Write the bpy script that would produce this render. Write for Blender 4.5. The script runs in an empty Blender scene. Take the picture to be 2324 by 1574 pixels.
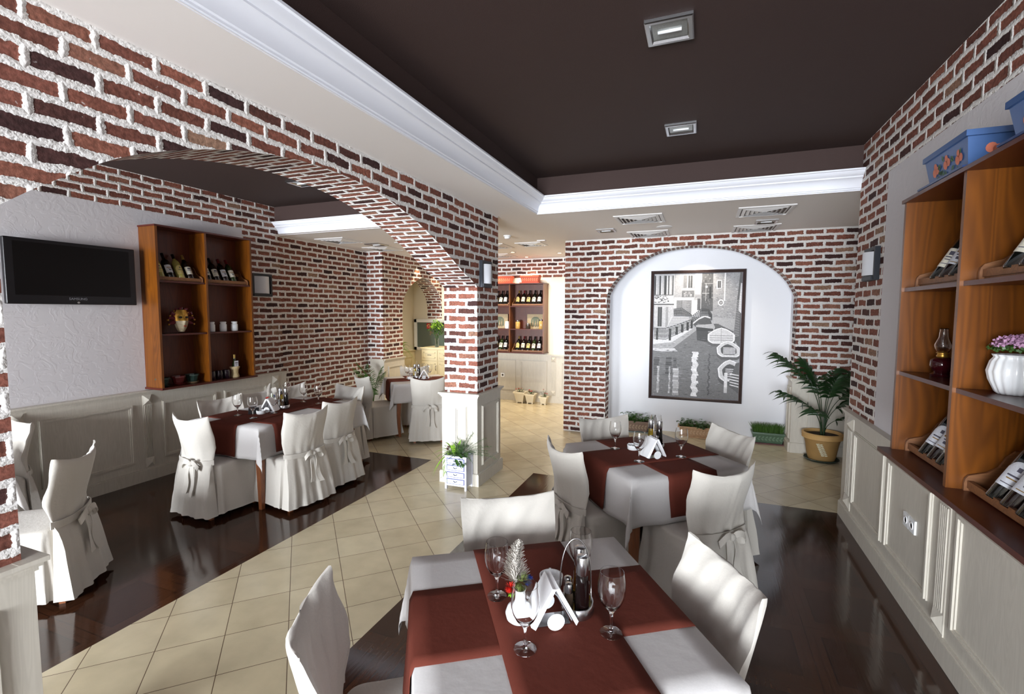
import bpy, math, random
from mathutils import Vector, Matrix, noise
random.seed(7)
S = bpy.context.scene
C = S.collection
PI = math.pi

# ---------------------------------------------------------------- camera
cam_d = bpy.data.cameras.new('camera'); cam = bpy.data.objects.new('camera', cam_d); C.objects.link(cam)
cam_d.sensor_width = 36.0; cam_d.lens = 1096.349 / 2324 * 36.0; cam_d.clip_start = 0.02; cam_d.clip_end = 60
YAW, PIT, ROL = 0.3731659, 0.07337704, 0.0031022
_f = Vector((-math.sin(YAW)*math.cos(PIT), math.cos(YAW)*math.cos(PIT), -math.sin(PIT)))
_r = Vector((math.cos(YAW), math.sin(YAW), 0)); _u = _r.cross(_f)
_r2 = math.cos(ROL)*_r + math.sin(ROL)*_u; _u2 = -math.sin(ROL)*_r + math.cos(ROL)*_u
_m = Matrix.Identity(4)
for _i in range(3):
    _m[_i][0] = _r2[_i]; _m[_i][1] = _u2[_i]; _m[_i][2] = -_f[_i]
_m[0][3], _m[1][3], _m[2][3] = 0, 0, 1.75
cam.matrix_world = _m
S.camera = cam

# ---------------------------------------------------------------- world, light, exposure
S.view_settings.view_transform = 'Standard'; S.view_settings.look = 'None'
S.view_settings.gamma = 1.0; S.view_settings.exposure = 0.0
W = bpy.data.worlds.new('world'); S.world = W; W.use_nodes = True
W.node_tree.nodes['Background'].inputs[0].default_value = (0.75, 0.85, 1.0, 1)
W.node_tree.nodes['Background'].inputs[1].default_value = 1.0

def area(name, loc, direction, sx, sy, power, col=(0.9, 0.95, 1.0), spread=PI):
    l = bpy.data.lights.new(name, 'AREA'); l.shape = 'RECTANGLE'; l.size = sx; l.size_y = sy
    l.energy = power; l.color = col; l.spread = spread
    o = bpy.data.objects.new(name, l); C.objects.link(o); o.location = loc
    o.rotation_euler = Vector(direction).to_track_quat('-Z', 'Y').to_euler()
    return o
def spot(name, loc, direction, power, col, ang=70, blend=0.6, r=0.03):
    l = bpy.data.lights.new(name, 'SPOT'); l.energy = power; l.color = col; l.spot_size = math.radians(ang)
    l.spot_blend = blend; l.shadow_soft_size = r
    o = bpy.data.objects.new(name, l); C.objects.link(o); o.location = loc
    o.rotation_euler = Vector(direction).to_track_quat('-Z', 'Y').to_euler()
    return o
YF = -4.4          # wall behind the camera with its windows
area('daylight_main_window', (-0.55, YF-0.25, 1.55), (0, 1, 0.0), 2.9, 2.1, 640, spread=math.radians(130))
area('daylight_left_window', (-3.9, YF-0.25, 1.55), (0, 1, 0.0), 2.7, 2.1, 840, spread=math.radians(130))
WARM = (1.0, 0.86, 0.64)
for i, (x, y, p) in enumerate([(-3.052, 7.817, 95), (-3.072, 8.582, 40), (-2.329, 8.195, 85), (-3.9, 7.6, 60), (-3.9, 8.4, 60)]):  # last two beams are added behind the column and have no fixture
    spot('downlight_beam', (x, y, 2.70), (0, 0, -1), p, WARM, 130, 0.8)
for y in (7.95, 8.60):
    spot('wall_washer_beam', (-4.93, y, 2.70), (-0.22, 0, -1), 35, (1.0, 0.78, 0.45), 60, 0.5, 0.02)
spot('picture_beam', (-0.08, 7.02, 2.52), (0, 0.35, -1), 34, (1.0, 0.9, 0.75), 110, 0.7, 0.02)

# ---------------------------------------------------------------- materials
def mat(name):
    m = bpy.data.materials.new(name); m.use_nodes = True
    return m, m.node_tree.nodes, m.node_tree.links, m.node_tree.nodes['Principled BSDF']
def lin(c):
    return tuple(((v/255)/12.92 if v/255 <= 0.04045 else ((v/255+0.055)/1.055)**2.4) for v in c) + (1,)
def simple(name, rgb, rough=0.5, metal=0.0, spec=0.5, nscale=0, namp=0.0, bump=0.0, bscale=40, coat=0, sheen=0, stretch=(1, 1, 1), emit=None, alpha=1):
    m, N, L, b = mat(name)
    col = lin(rgb)
    b.inputs['Base Color'].default_value = col
    b.inputs['Roughness'].default_value = rough; b.inputs['Metallic'].default_value = metal
    b.inputs['Specular IOR Level'].default_value = spec
    b.inputs['Coat Weight'].default_value = coat
    if sheen: b.inputs['Sheen Weight'].default_value = sheen
    if emit: b.inputs['Emission Color'].default_value = lin(emit[0]); b.inputs['Emission Strength'].default_value = emit[1]
    tc = N.new('ShaderNodeTexCoord'); mp = N.new('ShaderNodeMapping'); mp.inputs['Scale'].default_value = stretch
    L.new(tc.outputs['Object'], mp.inputs[0])
    if namp:
        n = N.new('ShaderNodeTexNoise'); n.inputs['Scale'].default_value = nscale; n.inputs['Detail'].default_value = 4
        L.new(mp.outputs[0], n.inputs['Vector'])
        mx = N.new('ShaderNodeMix'); mx.data_type = 'RGBA'
        mx.inputs['A'].default_value = tuple(max(0, v*(1-namp)) for v in col[:3])+(1,)
        mx.inputs['B'].default_value = tuple(min(1, v*(1+namp)) for v in col[:3])+(1,)
        L.new(n.outputs['Fac'], mx.inputs['Factor']); L.new(mx.outputs['Result'], b.inputs['Base Color'])
    if bump:
        n = N.new('ShaderNodeTexNoise'); n.inputs['Scale'].default_value = bscale; n.inputs['Detail'].default_value = 3
        L.new(mp.outputs[0], n.inputs['Vector'])
        bp = N.new('ShaderNodeBump'); bp.inputs['Strength'].default_value = 1; bp.inputs['Distance'].default_value = bump
        L.new(n.outputs['Fac'], bp.inputs['Height']); L.new(bp.outputs[0], b.inputs['Normal'])
    return m

def brick_material(name, tone=1.0):
    m, N, L, b = mat(name)
    uv = N.new('ShaderNodeUVMap'); uv.uv_map = 'UVMap'
    geo = N.new('ShaderNodeNewGeometry')
    def nz(scale, detail=2, src=None):
        n = N.new('ShaderNodeTexNoise'); n.inputs['Scale'].default_value = scale; n.inputs['Detail'].default_value = detail
        L.new((src or uv.outputs[0]), n.inputs['Vector']); return n
    def vm(op, a, bb):
        v = N.new('ShaderNodeVectorMath'); v.operation = op
        for i, q in enumerate((a, bb)):
            if hasattr(q, 'links'): L.new(q, v.inputs[i])
            elif isinstance(q, tuple): v.inputs[i].default_value = q
        return v
    def sc(vec, s):
        v = N.new('ShaderNodeVectorMath'); v.operation = 'SCALE'; L.new(vec, v.inputs[0]); v.inputs['Scale'].default_value = s; return v
    n1 = nz(5, 2); n2 = nz(70, 3); n3 = nz(26, 3)
    w1 = sc(vm('SUBTRACT', n1.outputs['Color'], (0.5, 0.5, 0.5)).outputs[0], 0.030)
    w2 = sc(vm('SUBTRACT', n2.outputs['Color'], (0.5, 0.5, 0.5)).outputs[0], 0.016)
    w3 = sc(vm('SUBTRACT', n3.outputs['Color'], (0.5, 0.5, 0.5)).outputs[0], 0.012)
    v = vm('ADD', uv.outputs[0], w1.outputs[0]); v = vm('ADD', v.outputs[0], w2.outputs[0]); v = vm('ADD', v.outputs[0], w3.outputs[0])
    def brick(ms, smooth):
        t = N.new('ShaderNodeTexBrick'); t.inputs['Scale'].default_value = 1; t.inputs['Brick Width'].default_value = 0.208
        t.inputs['Row Height'].default_value = 0.0745; t.inputs['Mortar Size'].default_value = ms; t.inputs['Mortar Smooth'].default_value = smooth
        t.inputs['Color1'].default_value = (0, 0, 0, 1); t.inputs['Color2'].default_value = (1, 1, 1, 1); t.inputs['Mortar'].default_value = (0.5, 0.5, 0.5, 1)
        t.inputs['Bias'].default_value = 0
        L.new(v.outputs[0], t.inputs['Vector']); return t
    tb = brick(0.0142, 0.0); ts = brick(0.020, 1.0)
    # colour of each brick
    cr = N.new('ShaderNodeValToRGB'); e = cr.color_ramp; e.interpolation = 'LINEAR'
    stops = [(0.0, (62, 42, 42)), (0.12, (76, 50, 47)), (0.22, (106, 66, 56)), (0.55, (128, 80, 68)), (0.8, (138, 87, 72)), (0.93, (140, 98, 82)), (1.0, (150, 122, 102))]
    while len(e.elements) < len(stops): e.elements.new(0.5)
    for el, (p, c) in zip(e.elements, stops):
        el.position = p; el.color = lin(c)
    L.new(tb.outputs['Color'], cr.inputs[0])
    sp = nz(9, 4); sp2 = nz(55, 4)
    r2 = N.new('ShaderNodeMapRange'); r2.inputs[1].default_value = 0.3; r2.inputs[2].default_value = 0.7; r2.inputs[3].default_value = 0.62; r2.inputs[4].default_value = 1.3
    L.new(sp2.outputs['Fac'], r2.inputs[0])
    r1 = N.new('ShaderNodeMapRange'); r1.inputs[1].default_value = 0.3; r1.inputs[2].default_value = 0.7; r1.inputs[3].default_value = 0.75; r1.inputs[4].default_value = 1.2
    L.new(sp.outputs['Fac'], r1.inputs[0])
    mu = N.new('ShaderNodeMath'); mu.operation = 'MULTIPLY'; L.new(r1.outputs[0], mu.inputs[0]); L.new(r2.outputs[0], mu.inputs[1])
    bc = N.new('ShaderNodeVectorMath'); bc.operation = 'SCALE'; L.new(cr.outputs[0], bc.inputs[0]); L.new(mu.outputs[0], bc.inputs['Scale'])
    # smears of mortar on bricks
    sm = nz(38, 5); ss = N.new('ShaderNodeMapRange'); ss.inputs[1].default_value = 0.70; ss.inputs[2].default_value = 0.76
    L.new(sm.outputs['Fac'], ss.inputs[0])
    mxx = N.new('ShaderNodeMath'); mxx.operation = 'MAXIMUM'; L.new(tb.outputs['Fac'], mxx.inputs[0])
    half = N.new('ShaderNodeMath'); half.operation = 'MULTIPLY'; L.new(ss.outputs[0], half.inputs[0]); half.inputs[1].default_value = 0.7
    L.new(half.outputs[0], mxx.inputs[1])
    mx = N.new('ShaderNodeMix'); mx.data_type = 'RGBA'; L.new(mxx.outputs[0], mx.inputs['Factor'])
    L.new(bc.outputs[0], mx.inputs['A']); mx.inputs['B'].default_value = lin((226, 223, 220))
    L.new(mx.outputs['Result'], b.inputs['Base Color']); b.inputs['Roughness'].default_value = 0.85
    b.inputs['Specular IOR Level'].default_value = 0.2
    ad = N.new('ShaderNodeMath'); ad.operation = 'ADD'; L.new(ts.outputs['Fac'], ad.inputs[0])
    k = N.new('ShaderNodeMath'); k.operation = 'MULTIPLY'; L.new(sp2.outputs['Fac'], k.inputs[0]); k.inputs[1].default_value = 0.35
    L.new(k.outputs[0], ad.inputs[1])
    bp = N.new('ShaderNodeBump'); bp.inputs['Strength'].default_value = 0.65; bp.inputs['Distance'].default_value = 0.012
    L.new(ad.outputs[0], bp.inputs['Height']); L.new(bp.outputs[0], b.inputs['Normal'])
    return m

def tile_material(name):          # beige diagonal tiles
    m, N, L, b = mat(name)
    tc = N.new('ShaderNodeTexCoord'); mp = N.new('ShaderNodeMapping'); mp.vector_type = 'TEXTURE'
    mp.inputs['Rotation'].default_value = (0, 0, PI/4)
    L.new(tc.outputs['Object'], mp.inputs[0])
    a2 = N.new('ShaderNodeVectorMath'); a2.operation = 'ADD'; a2.inputs[1].default_value = (-0.208+0.314*40, -3.53+0.3145*40, 0)
    L.new(mp.outputs[0], a2.inputs[0])
    t = N.new('ShaderNodeTexBrick'); t.offset = 0; t.inputs['Scale'].default_value = 1
    t.inputs['Brick Width'].default_value = 0.314; t.inputs['Row Height'].default_value = 0.3145
    t.inputs['Mortar Size'].default_value = 0.0022; t.inputs['Mortar Smooth'].default_value = 0.2
    t.inputs['Color1'].default_value = lin((203, 190, 160)); t.inputs['Color2'].default_value = lin((190, 176, 146)); t.inputs['Mortar'].default_value = lin((96, 78, 62))
    L.new(a2.outputs[0], t.inputs['Vector'])
    n = N.new('ShaderNodeTexNoise'); n.inputs['Scale'].default_value = 6; n.inputs['Detail'].default_value = 5; L.new(tc.outputs['Object'], n.inputs['Vector'])
    mr = N.new('ShaderNodeMapRange'); mr.inputs[1].default_value = 0.3; mr.inputs[2].default_value = 0.7; mr.inputs[3].default_value = 0.9; mr.inputs[4].default_value = 1.07
    L.new(n.outputs['Fac'], mr.inputs[0])
    sc = N.new('ShaderNodeVectorMath'); sc.operation = 'SCALE'; L.new(t.outputs['Color'], sc.inputs[0]); L.new(mr.outputs[0], sc.inputs['Scale'])
    L.new(sc.outputs[0], b.inputs['Base Color'])
    b.inputs['Roughness'].default_value = 0.22; b.inputs['Specular IOR Level'].default_value = 0.45
    n2 = N.new('ShaderNodeTexNoise'); n2.inputs['Scale'].default_value = 22; n2.inputs['Detail'].default_value = 5; n2.inputs['Roughness'].default_value = 0.7
    L.new(tc.outputs['Object'], n2.inputs['Vector'])
    m2 = N.new('ShaderNodeMapRange'); m2.inputs[1].default_value = 0.66; m2.inputs[2].default_value = 0.74; m2.inputs[3].default_value = 0; m2.inputs[4].default_value = 0.5
    L.new(n2.outputs['Fac'], m2.inputs[0])
    s = N.new('ShaderNodeMath'); s.operation = 'ADD'; L.new(t.outputs['Fac'], s.inputs[0]); L.new(m2.outputs[0], s.inputs[1])
    bp = N.new('ShaderNodeBump'); bp.invert = True; bp.inputs['Strength'].default_value = 0.5; bp.inputs['Distance'].default_value = 0.002
    L.new(s.outputs[0], bp.inputs['Height']); L.new(bp.outputs[0], b.inputs['Normal'])
    return m

def parquet_material(name):      # dark glossy wood tiles with lighter border strips
    m, N, L, b = mat(name)
    tc = N.new('ShaderNodeTexCoord'); sx = N.new('ShaderNodeSeparateXYZ'); L.new(tc.outputs['Object'], sx.inputs[0])
    def mth(op, a, v=None):
        q = N.new('ShaderNodeMath'); q.operation = op
        if hasattr(a, 'links'): L.new(a, q.inputs[0])
        else: q.inputs[0].default_value = a
        if v is not None:
            if hasattr(v, 'links'): L.new(v, q.inputs[1])
            else: q.inputs[1].default_value = v
        return q.outputs[0]
    def edge(out, off):
        f = mth('FRACT', mth('DIVIDE', mth('ADD', out, off+50), 0.5))
        return mth('MULTIPLY', mth('SUBTRACT', 0.5, mth('ABSOLUTE', mth('SUBTRACT', f, 0.5))), 0.5)     # distance to the joint (m)
    ex = edge(sx.outputs['X'], 2.92); ey = edge(sx.outputs['Y'], 0.0)
    d = mth('MINIMUM', ex, ey)
    joint = mth('LESS_THAN', d, 0.0018)
    rim = mth('LESS_THAN', d, 0.075)
    line = mth('MULTIPLY', mth('GREATER_THAN', d, 0.070), mth('LESS_THAN', d, 0.078))
    line2 = mth('MULTIPLY', mth('GREATER_THAN', d, 0.036), mth('LESS_THAN', d, 0.040))
    n = N.new('ShaderNodeTexNoise'); n.inputs['Scale'].default_value = 5; n.inputs['Detail'].default_value = 6
    mp = N.new('ShaderNodeMapping'); mp.inputs['Scale'].default_value = (14, 1.2, 1); L.new(tc.outputs['Object'], mp.inputs[0]); L.new(mp.outputs[0], n.inputs['Vector'])
    def mix(fac, a, bb):
        q = N.new('ShaderNodeMix'); q.data_type = 'RGBA'; L.new(fac, q.inputs['Factor'])
        for k, v in (('A', a), ('B', bb)):
            if hasattr(v, 'links'): L.new(v, q.inputs[k])
            else: q.inputs[k].default_value = v
        return q.outputs['Result']
    inner = mix(n.outputs['Fac'], lin((34, 18, 12)), lin((58, 32, 19)))
    rimc = mix(n.outputs['Fac'], lin((38, 21, 14)), lin((74, 43, 26)))
    c = mix(rim, inner, rimc); c = mix(line, c, lin((30, 17, 12))); c = mix(line2, c, lin((44, 25, 16))); c = mix(joint, c, lin((18, 14, 14)))
    L.new(c, b.inputs['Base Color']); b.inputs['Roughness'].default_value = 0.10; b.inputs['Specular IOR Level'].default_value = 0.5
    bp = N.new('ShaderNodeBump'); bp.inputs['Strength'].default_value = 0.25; bp.inputs['Distance'].default_value = 0.001
    L.new(n.outputs['Fac'], bp.inputs['Height']); L.new(bp.outputs[0], b.inputs['Normal'])
    return m

def wood_material(name, c1, c2, rough=0.35, scale=1.0, along='Z'):
    m, N, L, b = mat(name)
    tc = N.new('ShaderNodeTexCoord'); mp = N.new('ShaderNodeMapping')
    st = {'Z': (7, 7, 0.7), 'Y': (7, 0.7, 7), 'X': (0.7, 7, 7)}[along]
    mp.inputs['Scale'].default_value = tuple(v*scale for v in st); L.new(tc.outputs['Object'], mp.inputs[0])
    w = N.new('ShaderNodeTexNoise'); w.inputs['Scale'].default_value = 1.2; w.inputs['Detail'].default_value = 1.5; w.inputs['Distortion'].default_value = 0.6
    L.new(mp.outputs[0], w.inputs['Vector'])
    k = N.new('ShaderNodeMath'); k.operation = 'MULTIPLY'; k.inputs[1].default_value = 70; L.new(w.outputs['Fac'], k.inputs[0])
    sn = N.new('ShaderNodeMath'); sn.operation = 'SINE'; L.new(k.outputs[0], sn.inputs[0])
    mr = N.new('ShaderNodeMapRange'); mr.inputs[1].default_value = -1; mr.inputs[2].default_value = 1; mr.inputs[3].default_value = 0.15; mr.inputs[4].default_value = 0.75
    L.new(sn.outputs[0], mr.inputs[0])
    n = N.new('ShaderNodeTexNoise'); n.inputs['Scale'].default_value = 2; n.inputs['Detail'].default_value = 5; L.new(mp.outputs[0], n.inputs['Vector'])
    a = N.new('ShaderNodeMath'); a.operation = 'MULTIPLY_ADD'; L.new(n.outputs['Fac'], a.inputs[0]); a.inputs[1].default_value = 0.7; 
    h = N.new('ShaderNodeMath'); h.operation = 'MULTIPLY'; h.inputs[1].default_value = 0.5; L.new(mr.outputs[0], h.inputs[0]); L.new(h.outputs[0], a.inputs[2])
    mx = N.new('ShaderNodeMix'); mx.data_type = 'RGBA'; L.new(a.outputs[0], mx.inputs['Factor']); mx.inputs['A'].default_value = lin(c1); mx.inputs['B'].default_value = lin(c2)
    L.new(mx.outputs['Result'], b.inputs['Base Color']); b.inputs['Roughness'].default_value = rough
    return m

def glass_material(name, tint=(1, 1, 1), rough=0.0, ior=1.45):
    m, N, L, b = mat(name)
    b.inputs['Base Color'].default_value = tint + (1,); b.inputs['Transmission Weight'].default_value = 1
    b.inputs['Roughness'].default_value = rough; b.inputs['IOR'].default_value = ior
    return m

def plaster_material(name, rgb):
    m, N, L, b = mat(name)
    b.inputs['Base Color'].default_value = lin(rgb); b.inputs['Roughness'].default_value = 0.8
    tc = N.new('ShaderNodeTexCoord')
    n0 = N.new('ShaderNodeTexNoise'); n0.inputs['Scale'].default_value = 3; L.new(tc.outputs['Object'], n0.inputs['Vector'])
    n = N.new('ShaderNodeTexNoise'); n.inputs['Scale'].default_value = 9; n.inputs['Detail'].default_value = 4; n.inputs['Distortion'].default_value = 1.6
    L.new(tc.outputs['Object'], n.inputs['Vector'])
    mr = N.new('ShaderNodeMapRange'); mr.inputs[1].default_value = 0.48; mr.inputs[2].default_value = 0.56; L.new(n.outputs['Fac'], mr.inputs[0])
    bp = N.new('ShaderNodeBump'); bp.inputs['Strength'].default_value = 0.16; bp.inputs['Distance'].default_value = 0.003
    L.new(mr.outputs[0], bp.inputs['Height']); L.new(bp.outputs[0], b.inputs['Normal'])
    return m

def attr_material(name, rough=0.3):
    m, N, L, b = mat(name)
    a = N.new('ShaderNodeAttribute'); a.attribute_name = 'tone'
    tc = N.new('ShaderNodeTexCoord'); n = N.new('ShaderNodeTexNoise'); n.inputs['Scale'].default_value = 55; n.inputs['Detail'].default_value = 5; n.inputs['Roughness'].default_value = 0.7
    L.new(tc.outputs['Object'], n.inputs['Vector'])
    mr = N.new('ShaderNodeMapRange'); mr.inputs[1].default_value = 0.35; mr.inputs[2].default_value = 0.65; mr.inputs[3].default_value = 0.80; mr.inputs[4].default_value = 1.12
    L.new(n.outputs['Fac'], mr.inputs[0])
    s = N.new('ShaderNodeVectorMath'); s.operation = 'SCALE'; L.new(a.outputs['Color'], s.inputs[0]); L.new(mr.outputs[0], s.inputs['Scale'])
    L.new(s.outputs[0], b.inputs['Base Color']); b.inputs['Roughness'].default_value = rough
    return m

BRICK = brick_material('red_brick_white_mortar')
TILE = tile_material('beige_floor_tile'); PARQ = parquet_material('dark_wood_tile')
PLASTER = plaster_material('textured_grey_plaster', (208, 205, 208))
WHITEWALL = simple('white_wall_paint', (234, 235, 240), 0.7)
CREAMWALL = simple('cream_wall_paint', (236, 228, 208), 0.7)
CEIL = simple('ceiling_paint', (238, 232, 228), 0.85)
BROWN = simple('dark_brown_ceiling_paint', (58, 40, 36), 0.75, bump=0.0015, bscale=250)
CROWN = simple('crown_paint', (238, 240, 248), 0.35)
LIMED = wood_material('limed_wood', (186, 180, 168), (206, 200, 188), 0.45, 2.0)
CREAMWOOD = simple('cream_lacquer', (238, 226, 190), 0.4)
ORANGE = wood_material('orange_stained_pine', (58, 26, 4), (122, 68, 12), 0.32, 1.0)
ORANGED = wood_material('dark_stained_pine', (62, 24, 12), (104, 46, 22), 0.4, 1.0)
SHELFW = simple('shelf_dark_red_wood', (74, 26, 16), 0.3, nscale=20, namp=0.3)
RACKW = wood_material('rack_wood', (88, 54, 30), (140, 92, 54), 0.5, 2.0, 'Y')
FABRIC = simple('cream_chair_fabric', (200, 195, 187), 0.85, nscale=300, namp=0.06, bump=0.0012, bscale=60, sheen=0.2)
CLOTH = simple('cream_tablecloth', (200, 197, 196), 0.8, nscale=200, namp=0.06, bump=0.0015, bscale=18, sheen=0.1)
RUNNER = simple('rust_brown_runner', (100, 50, 40), 0.85, nscale=350, namp=0.15, bump=0.0012, bscale=30, spec=0.1)
LEGW = wood_material('table_leg_wood', (92, 50, 28), (140, 84, 50), 0.35, 2.0)
STEEL = simple('brushed_steel', (190, 190, 192), 0.22, 1.0)
DARKSTEEL = simple('dark_iron', (42, 46, 54), 0.5, 0.3)
GLASS = glass_material('clear_glass')
WHITECER = simple('white_ceramic', (236, 238, 240), 0.2)
NAPKIN = simple('white_paper', (244, 244, 246), 0.8)
OPAL = simple('opal_lamp_shade', (214, 216, 222), 0.4)
BLACKG = simple('black_gloss', (10, 10, 12), 0.12)
BLACKP = simple('black_plastic', (18, 17, 20), 0.3)
SCREEN = simple('switched_off_screen', (12, 10, 10), 0.3, spec=0.25)
VENTW = simple('vent_white_enamel', (226, 224, 224), 0.4)
DUCTSHADE = simple('duct_shade', (118, 108, 104), 0.8)  # shade between the louvres, put into the colour of a flat backing sheet
GREEN1 = simple('leaf_green', (58, 92, 34), 0.45, nscale=30, namp=0.4)
GREEN2 = simple('leaf_dark_green', (30, 58, 26), 0.4, nscale=30, namp=0.4)
GREEN3 = simple('leaf_bright_green', (120, 160, 44), 0.5, nscale=30, namp=0.35)
SOIL = simple('potting_soil', (44, 30, 22), 0.95, bump=0.01, bscale=60)

# ---------------------------------------------------------------- mesh builder
class MB:
    def __init__(self): self.v = []; self.f = []; self.uv = []; self.mi = []; self.col = []; self.has_uv = False
    def vert(self, p): self.v.append(tuple(p)); return len(self.v)-1
    def face(self, pts, uv=None, mi=0, tone=None):
        ids = [self.vert(p) for p in pts]; self.f.append(ids); self.mi.append(mi); self.col.append(tone)
        self.uv.append(uv if uv else [(0, 0)]*len(ids)); self.has_uv |= bool(uv); return self
    def box(self, x0, x1, y0, y1, z0, z1, mi=0, M=None):
        P = [Vector((x, y, z)) for z in (z0, z1) for y in (y0, y1) for x in (x0, x1)]
        if M: P = [M @ p for p in P]
        b = len(self.v); self.v += [tuple(p) for p in P]
        for q in ((0, 2, 3, 1), (4, 5, 7, 6), (0, 1, 5, 4), (2, 6, 7, 3), (0, 4, 6, 2), (1, 3, 7, 5)):
            self.f.append([b+i for i in q]); self.mi.append(mi); self.uv.append([(0, 0)]*4); self.col.append(None)
        return self
    def grid(self, rows, closed=False, mi=0, flip=False):
        b = len(self.v); n = len(rows[0])
        for r in rows: self.v += [tuple(p) for p in r]
        for i in range(len(rows)-1):
            for j in range(n if closed else n-1):
                a, c = b+i*n+j, b+i*n+(j+1) % n; d, e = a+n, c+n
                q = [a, c, e, d]
                if flip: q = q[::-1]
                self.f.append(q); self.mi.append(mi); self.uv.append([(0, 0)]*4); self.col.append(None)
        return b
    def cap(self, idx, mi=0):
        self.f.append(list(idx)); self.mi.append(mi); self.uv.append([(0, 0)]*len(idx)); self.col.append(None)
    def lathe(self, prof, n=20, c=(0, 0, 0), mi=0, M=None, sx=1, sy=1):
        rows = []
        for r, z in prof:
            row = []
            for j in range(n):
                a = 2*PI*j/n; p = Vector((c[0]+r*sx*math.cos(a), c[1]+r*sy*math.sin(a), c[2]+z))
                row.append(M @ p if M else p)
            rows.append(row)
        b = self.grid(rows, True, mi)
        if prof[0][0] > 1e-5: self.cap([b+j for j in range(n)][::-1], mi)
        if prof[-1][0] > 1e-5: self.cap([b+(len(prof)-1)*n+j for j in range(n)], mi)
        return self
    def tube(self, pts, r, n=6, mi=0, closed=False, cap=True):
        pts = [Vector(p) for p in pts]; rows = []; N = len(pts)
        up = Vector((0, 0, 1))
        for i, p in enumerate(pts):
            a = pts[(i-1) % N] if (closed or i > 0) else p; c = pts[(i+1) % N] if (closed or i < N-1) else p
            t = (c-a).normalized() if (c-a).length > 1e-9 else Vector((0, 0, 1))
            s = t.cross(up)
            if s.length < 1e-3: s = t.cross(Vector((1, 0, 0)))
            s.normalize(); w = s.cross(t); rr = r[i] if isinstance(r, (list, tuple)) else r
            rows.append([p+s*rr*math.cos(2*PI*k/n)+w*rr*math.sin(2*PI*k/n) for k in range(n)])
        if closed: rows.append(rows[0])
        b = self.grid(rows, True, mi)
        if not closed and cap:
            self.cap([b+k for k in range(n)], mi); self.cap([b+(N-1)*n+k for k in range(n)][::-1], mi)
        return self
    def ribbon(self, pts, w, mi=0, th=0.003):
        # strip of cloth: pts with width vector given per point (p, wv)
        A = []; 
        for p, wv in pts:
            p = Vector(p); wv = Vector(wv); A.append((p-wv*w/2, p+wv*w/2))
        rows = []
        for i, (a, c) in enumerate(A):
            j = min(i+1, len(A)-1); k = max(i-1, 0)
            t = ((A[j][0]+A[j][1])-(A[k][0]+A[k][1])); nn = t.cross(c-a)
            nn = nn.normalized()*th/2 if nn.length > 1e-9 else Vector((0, th/2, 0))
            rows.append([a+nn, c+nn, c-nn, a-nn])
        b = self.grid(rows, True, mi); self.cap([b, b+1, b+2, b+3], mi); e = b+4*(len(rows)-1); self.cap([e+3, e+2, e+1, e], mi)
        return self
    def data(self, name, mats, smooth=False, angle=None):
        me = bpy.data.meshes.new(name); me.from_pydata(self.v, [], self.f)
        for m in (mats if isinstance(mats, (list, tuple)) else [mats]): me.materials.append(m)
        me.polygons.foreach_set('material_index', self.mi)
        if self.has_uv:
            u = me.uv_layers.new(name='UVMap'); flat = [c for fu in self.uv for p in fu for c in p]; u.data.foreach_set('uv', flat)
        if any(t is not None for t in self.col):
            ca = me.color_attributes.new('tone', 'FLOAT_COLOR', 'CORNER'); k = 0
            for f, t in zip(self.f, self.col):
                g = (t**1.9 if t is not None else 0.5)
                for _ in f:
                    ca.data[k].color = (g, g*0.99, g*1.02, 1) if not isinstance(g, tuple) else g+(1,); k += 1
        if smooth: me.polygons.foreach_set('use_smooth', [True]*len(me.polygons))
        me.update()
        if smooth and angle:
            me.set_sharp_from_angle(angle=angle)
        return me
    def build(self, name, mats, parent=None, smooth=False, angle=None, kind=None, label=None):
        o = bpy.data.objects.new(name, self.data(name, mats, smooth, angle)); C.objects.link(o)
        if parent: o.parent = parent
        if kind: o['kind'] = kind
        if label: o['label'] = label
        return o

def thing(name, label, cat, loc=(0, 0, 0), rz=0.0, group=None):
    o = bpy.data.objects.new(name, None); C.objects.link(o); o.location = loc; o.rotation_euler = (0, 0, rz)
    o.empty_display_size = 0.05; o['label'] = label; o['category'] = cat
    if group: o['group'] = group
    return o
def tag(o, label, cat, group=None):
    o['label'] = label; o['category'] = cat
    if group: o['group'] = group
    return o
def struct(name, mb, mats, smooth=False, angle=None):
    return mb.build(name, mats, None, smooth, angle, kind='structure')
def kids(o): return [c for c in bpy.data.objects if c.parent == o]
def dup(root, loc, rz, label, group=None):
    def cp(o, parent):
        c = o.copy(); C.objects.link(c); c.parent = parent
        for ch in o.children: cp(ch, c)
        return c
    r = root.copy(); C.objects.link(r); r.location = loc
    e = root.rotation_euler.copy(); e.z = rz; r.rotation_euler = e
    r['label'] = label
    if group: r['group'] = group
    for ch in root.children: cp(ch, r)
    return r

# ================================================================ THE ROOM
ZC, ZT = 2.765, 3.12        # white ceiling, brown tray ceiling
XA0, XA1 = -2.06, -2.43     # arch wall, its two faces
XL, XR = -5.33, 1.20
YN, YB = 6.85, 8.88
TX, TY = -1.62, 4.84        # tray edges in the main room
YL = 4.93                   # tray edge in the left room

# floor -------------------------------------------------------------
m = MB()
def fl(x0, x1, y0, y1, mi): m.face([(x0, y0, 0), (x1, y0, 0), (x1, y1, 0), (x0, y1, 0)], mi=mi)
fl(-6.2, -5.33, YF, 9.0, 0)
fl(-5.33, -2.92, YF, 4.86, 1); fl(-5.33, -2.92, 4.86, 9.0, 0)
fl(-2.92, -1.652, YF, 9.0, 0)
fl(-1.652, 1.2, YF, 4.87, 1); fl(-1.652, 1.2, 4.87, 9.0, 0); fl(1.2, 2.4, YF, 9.0, 0)
struct('floor', m, [TILE, PARQ])

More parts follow.
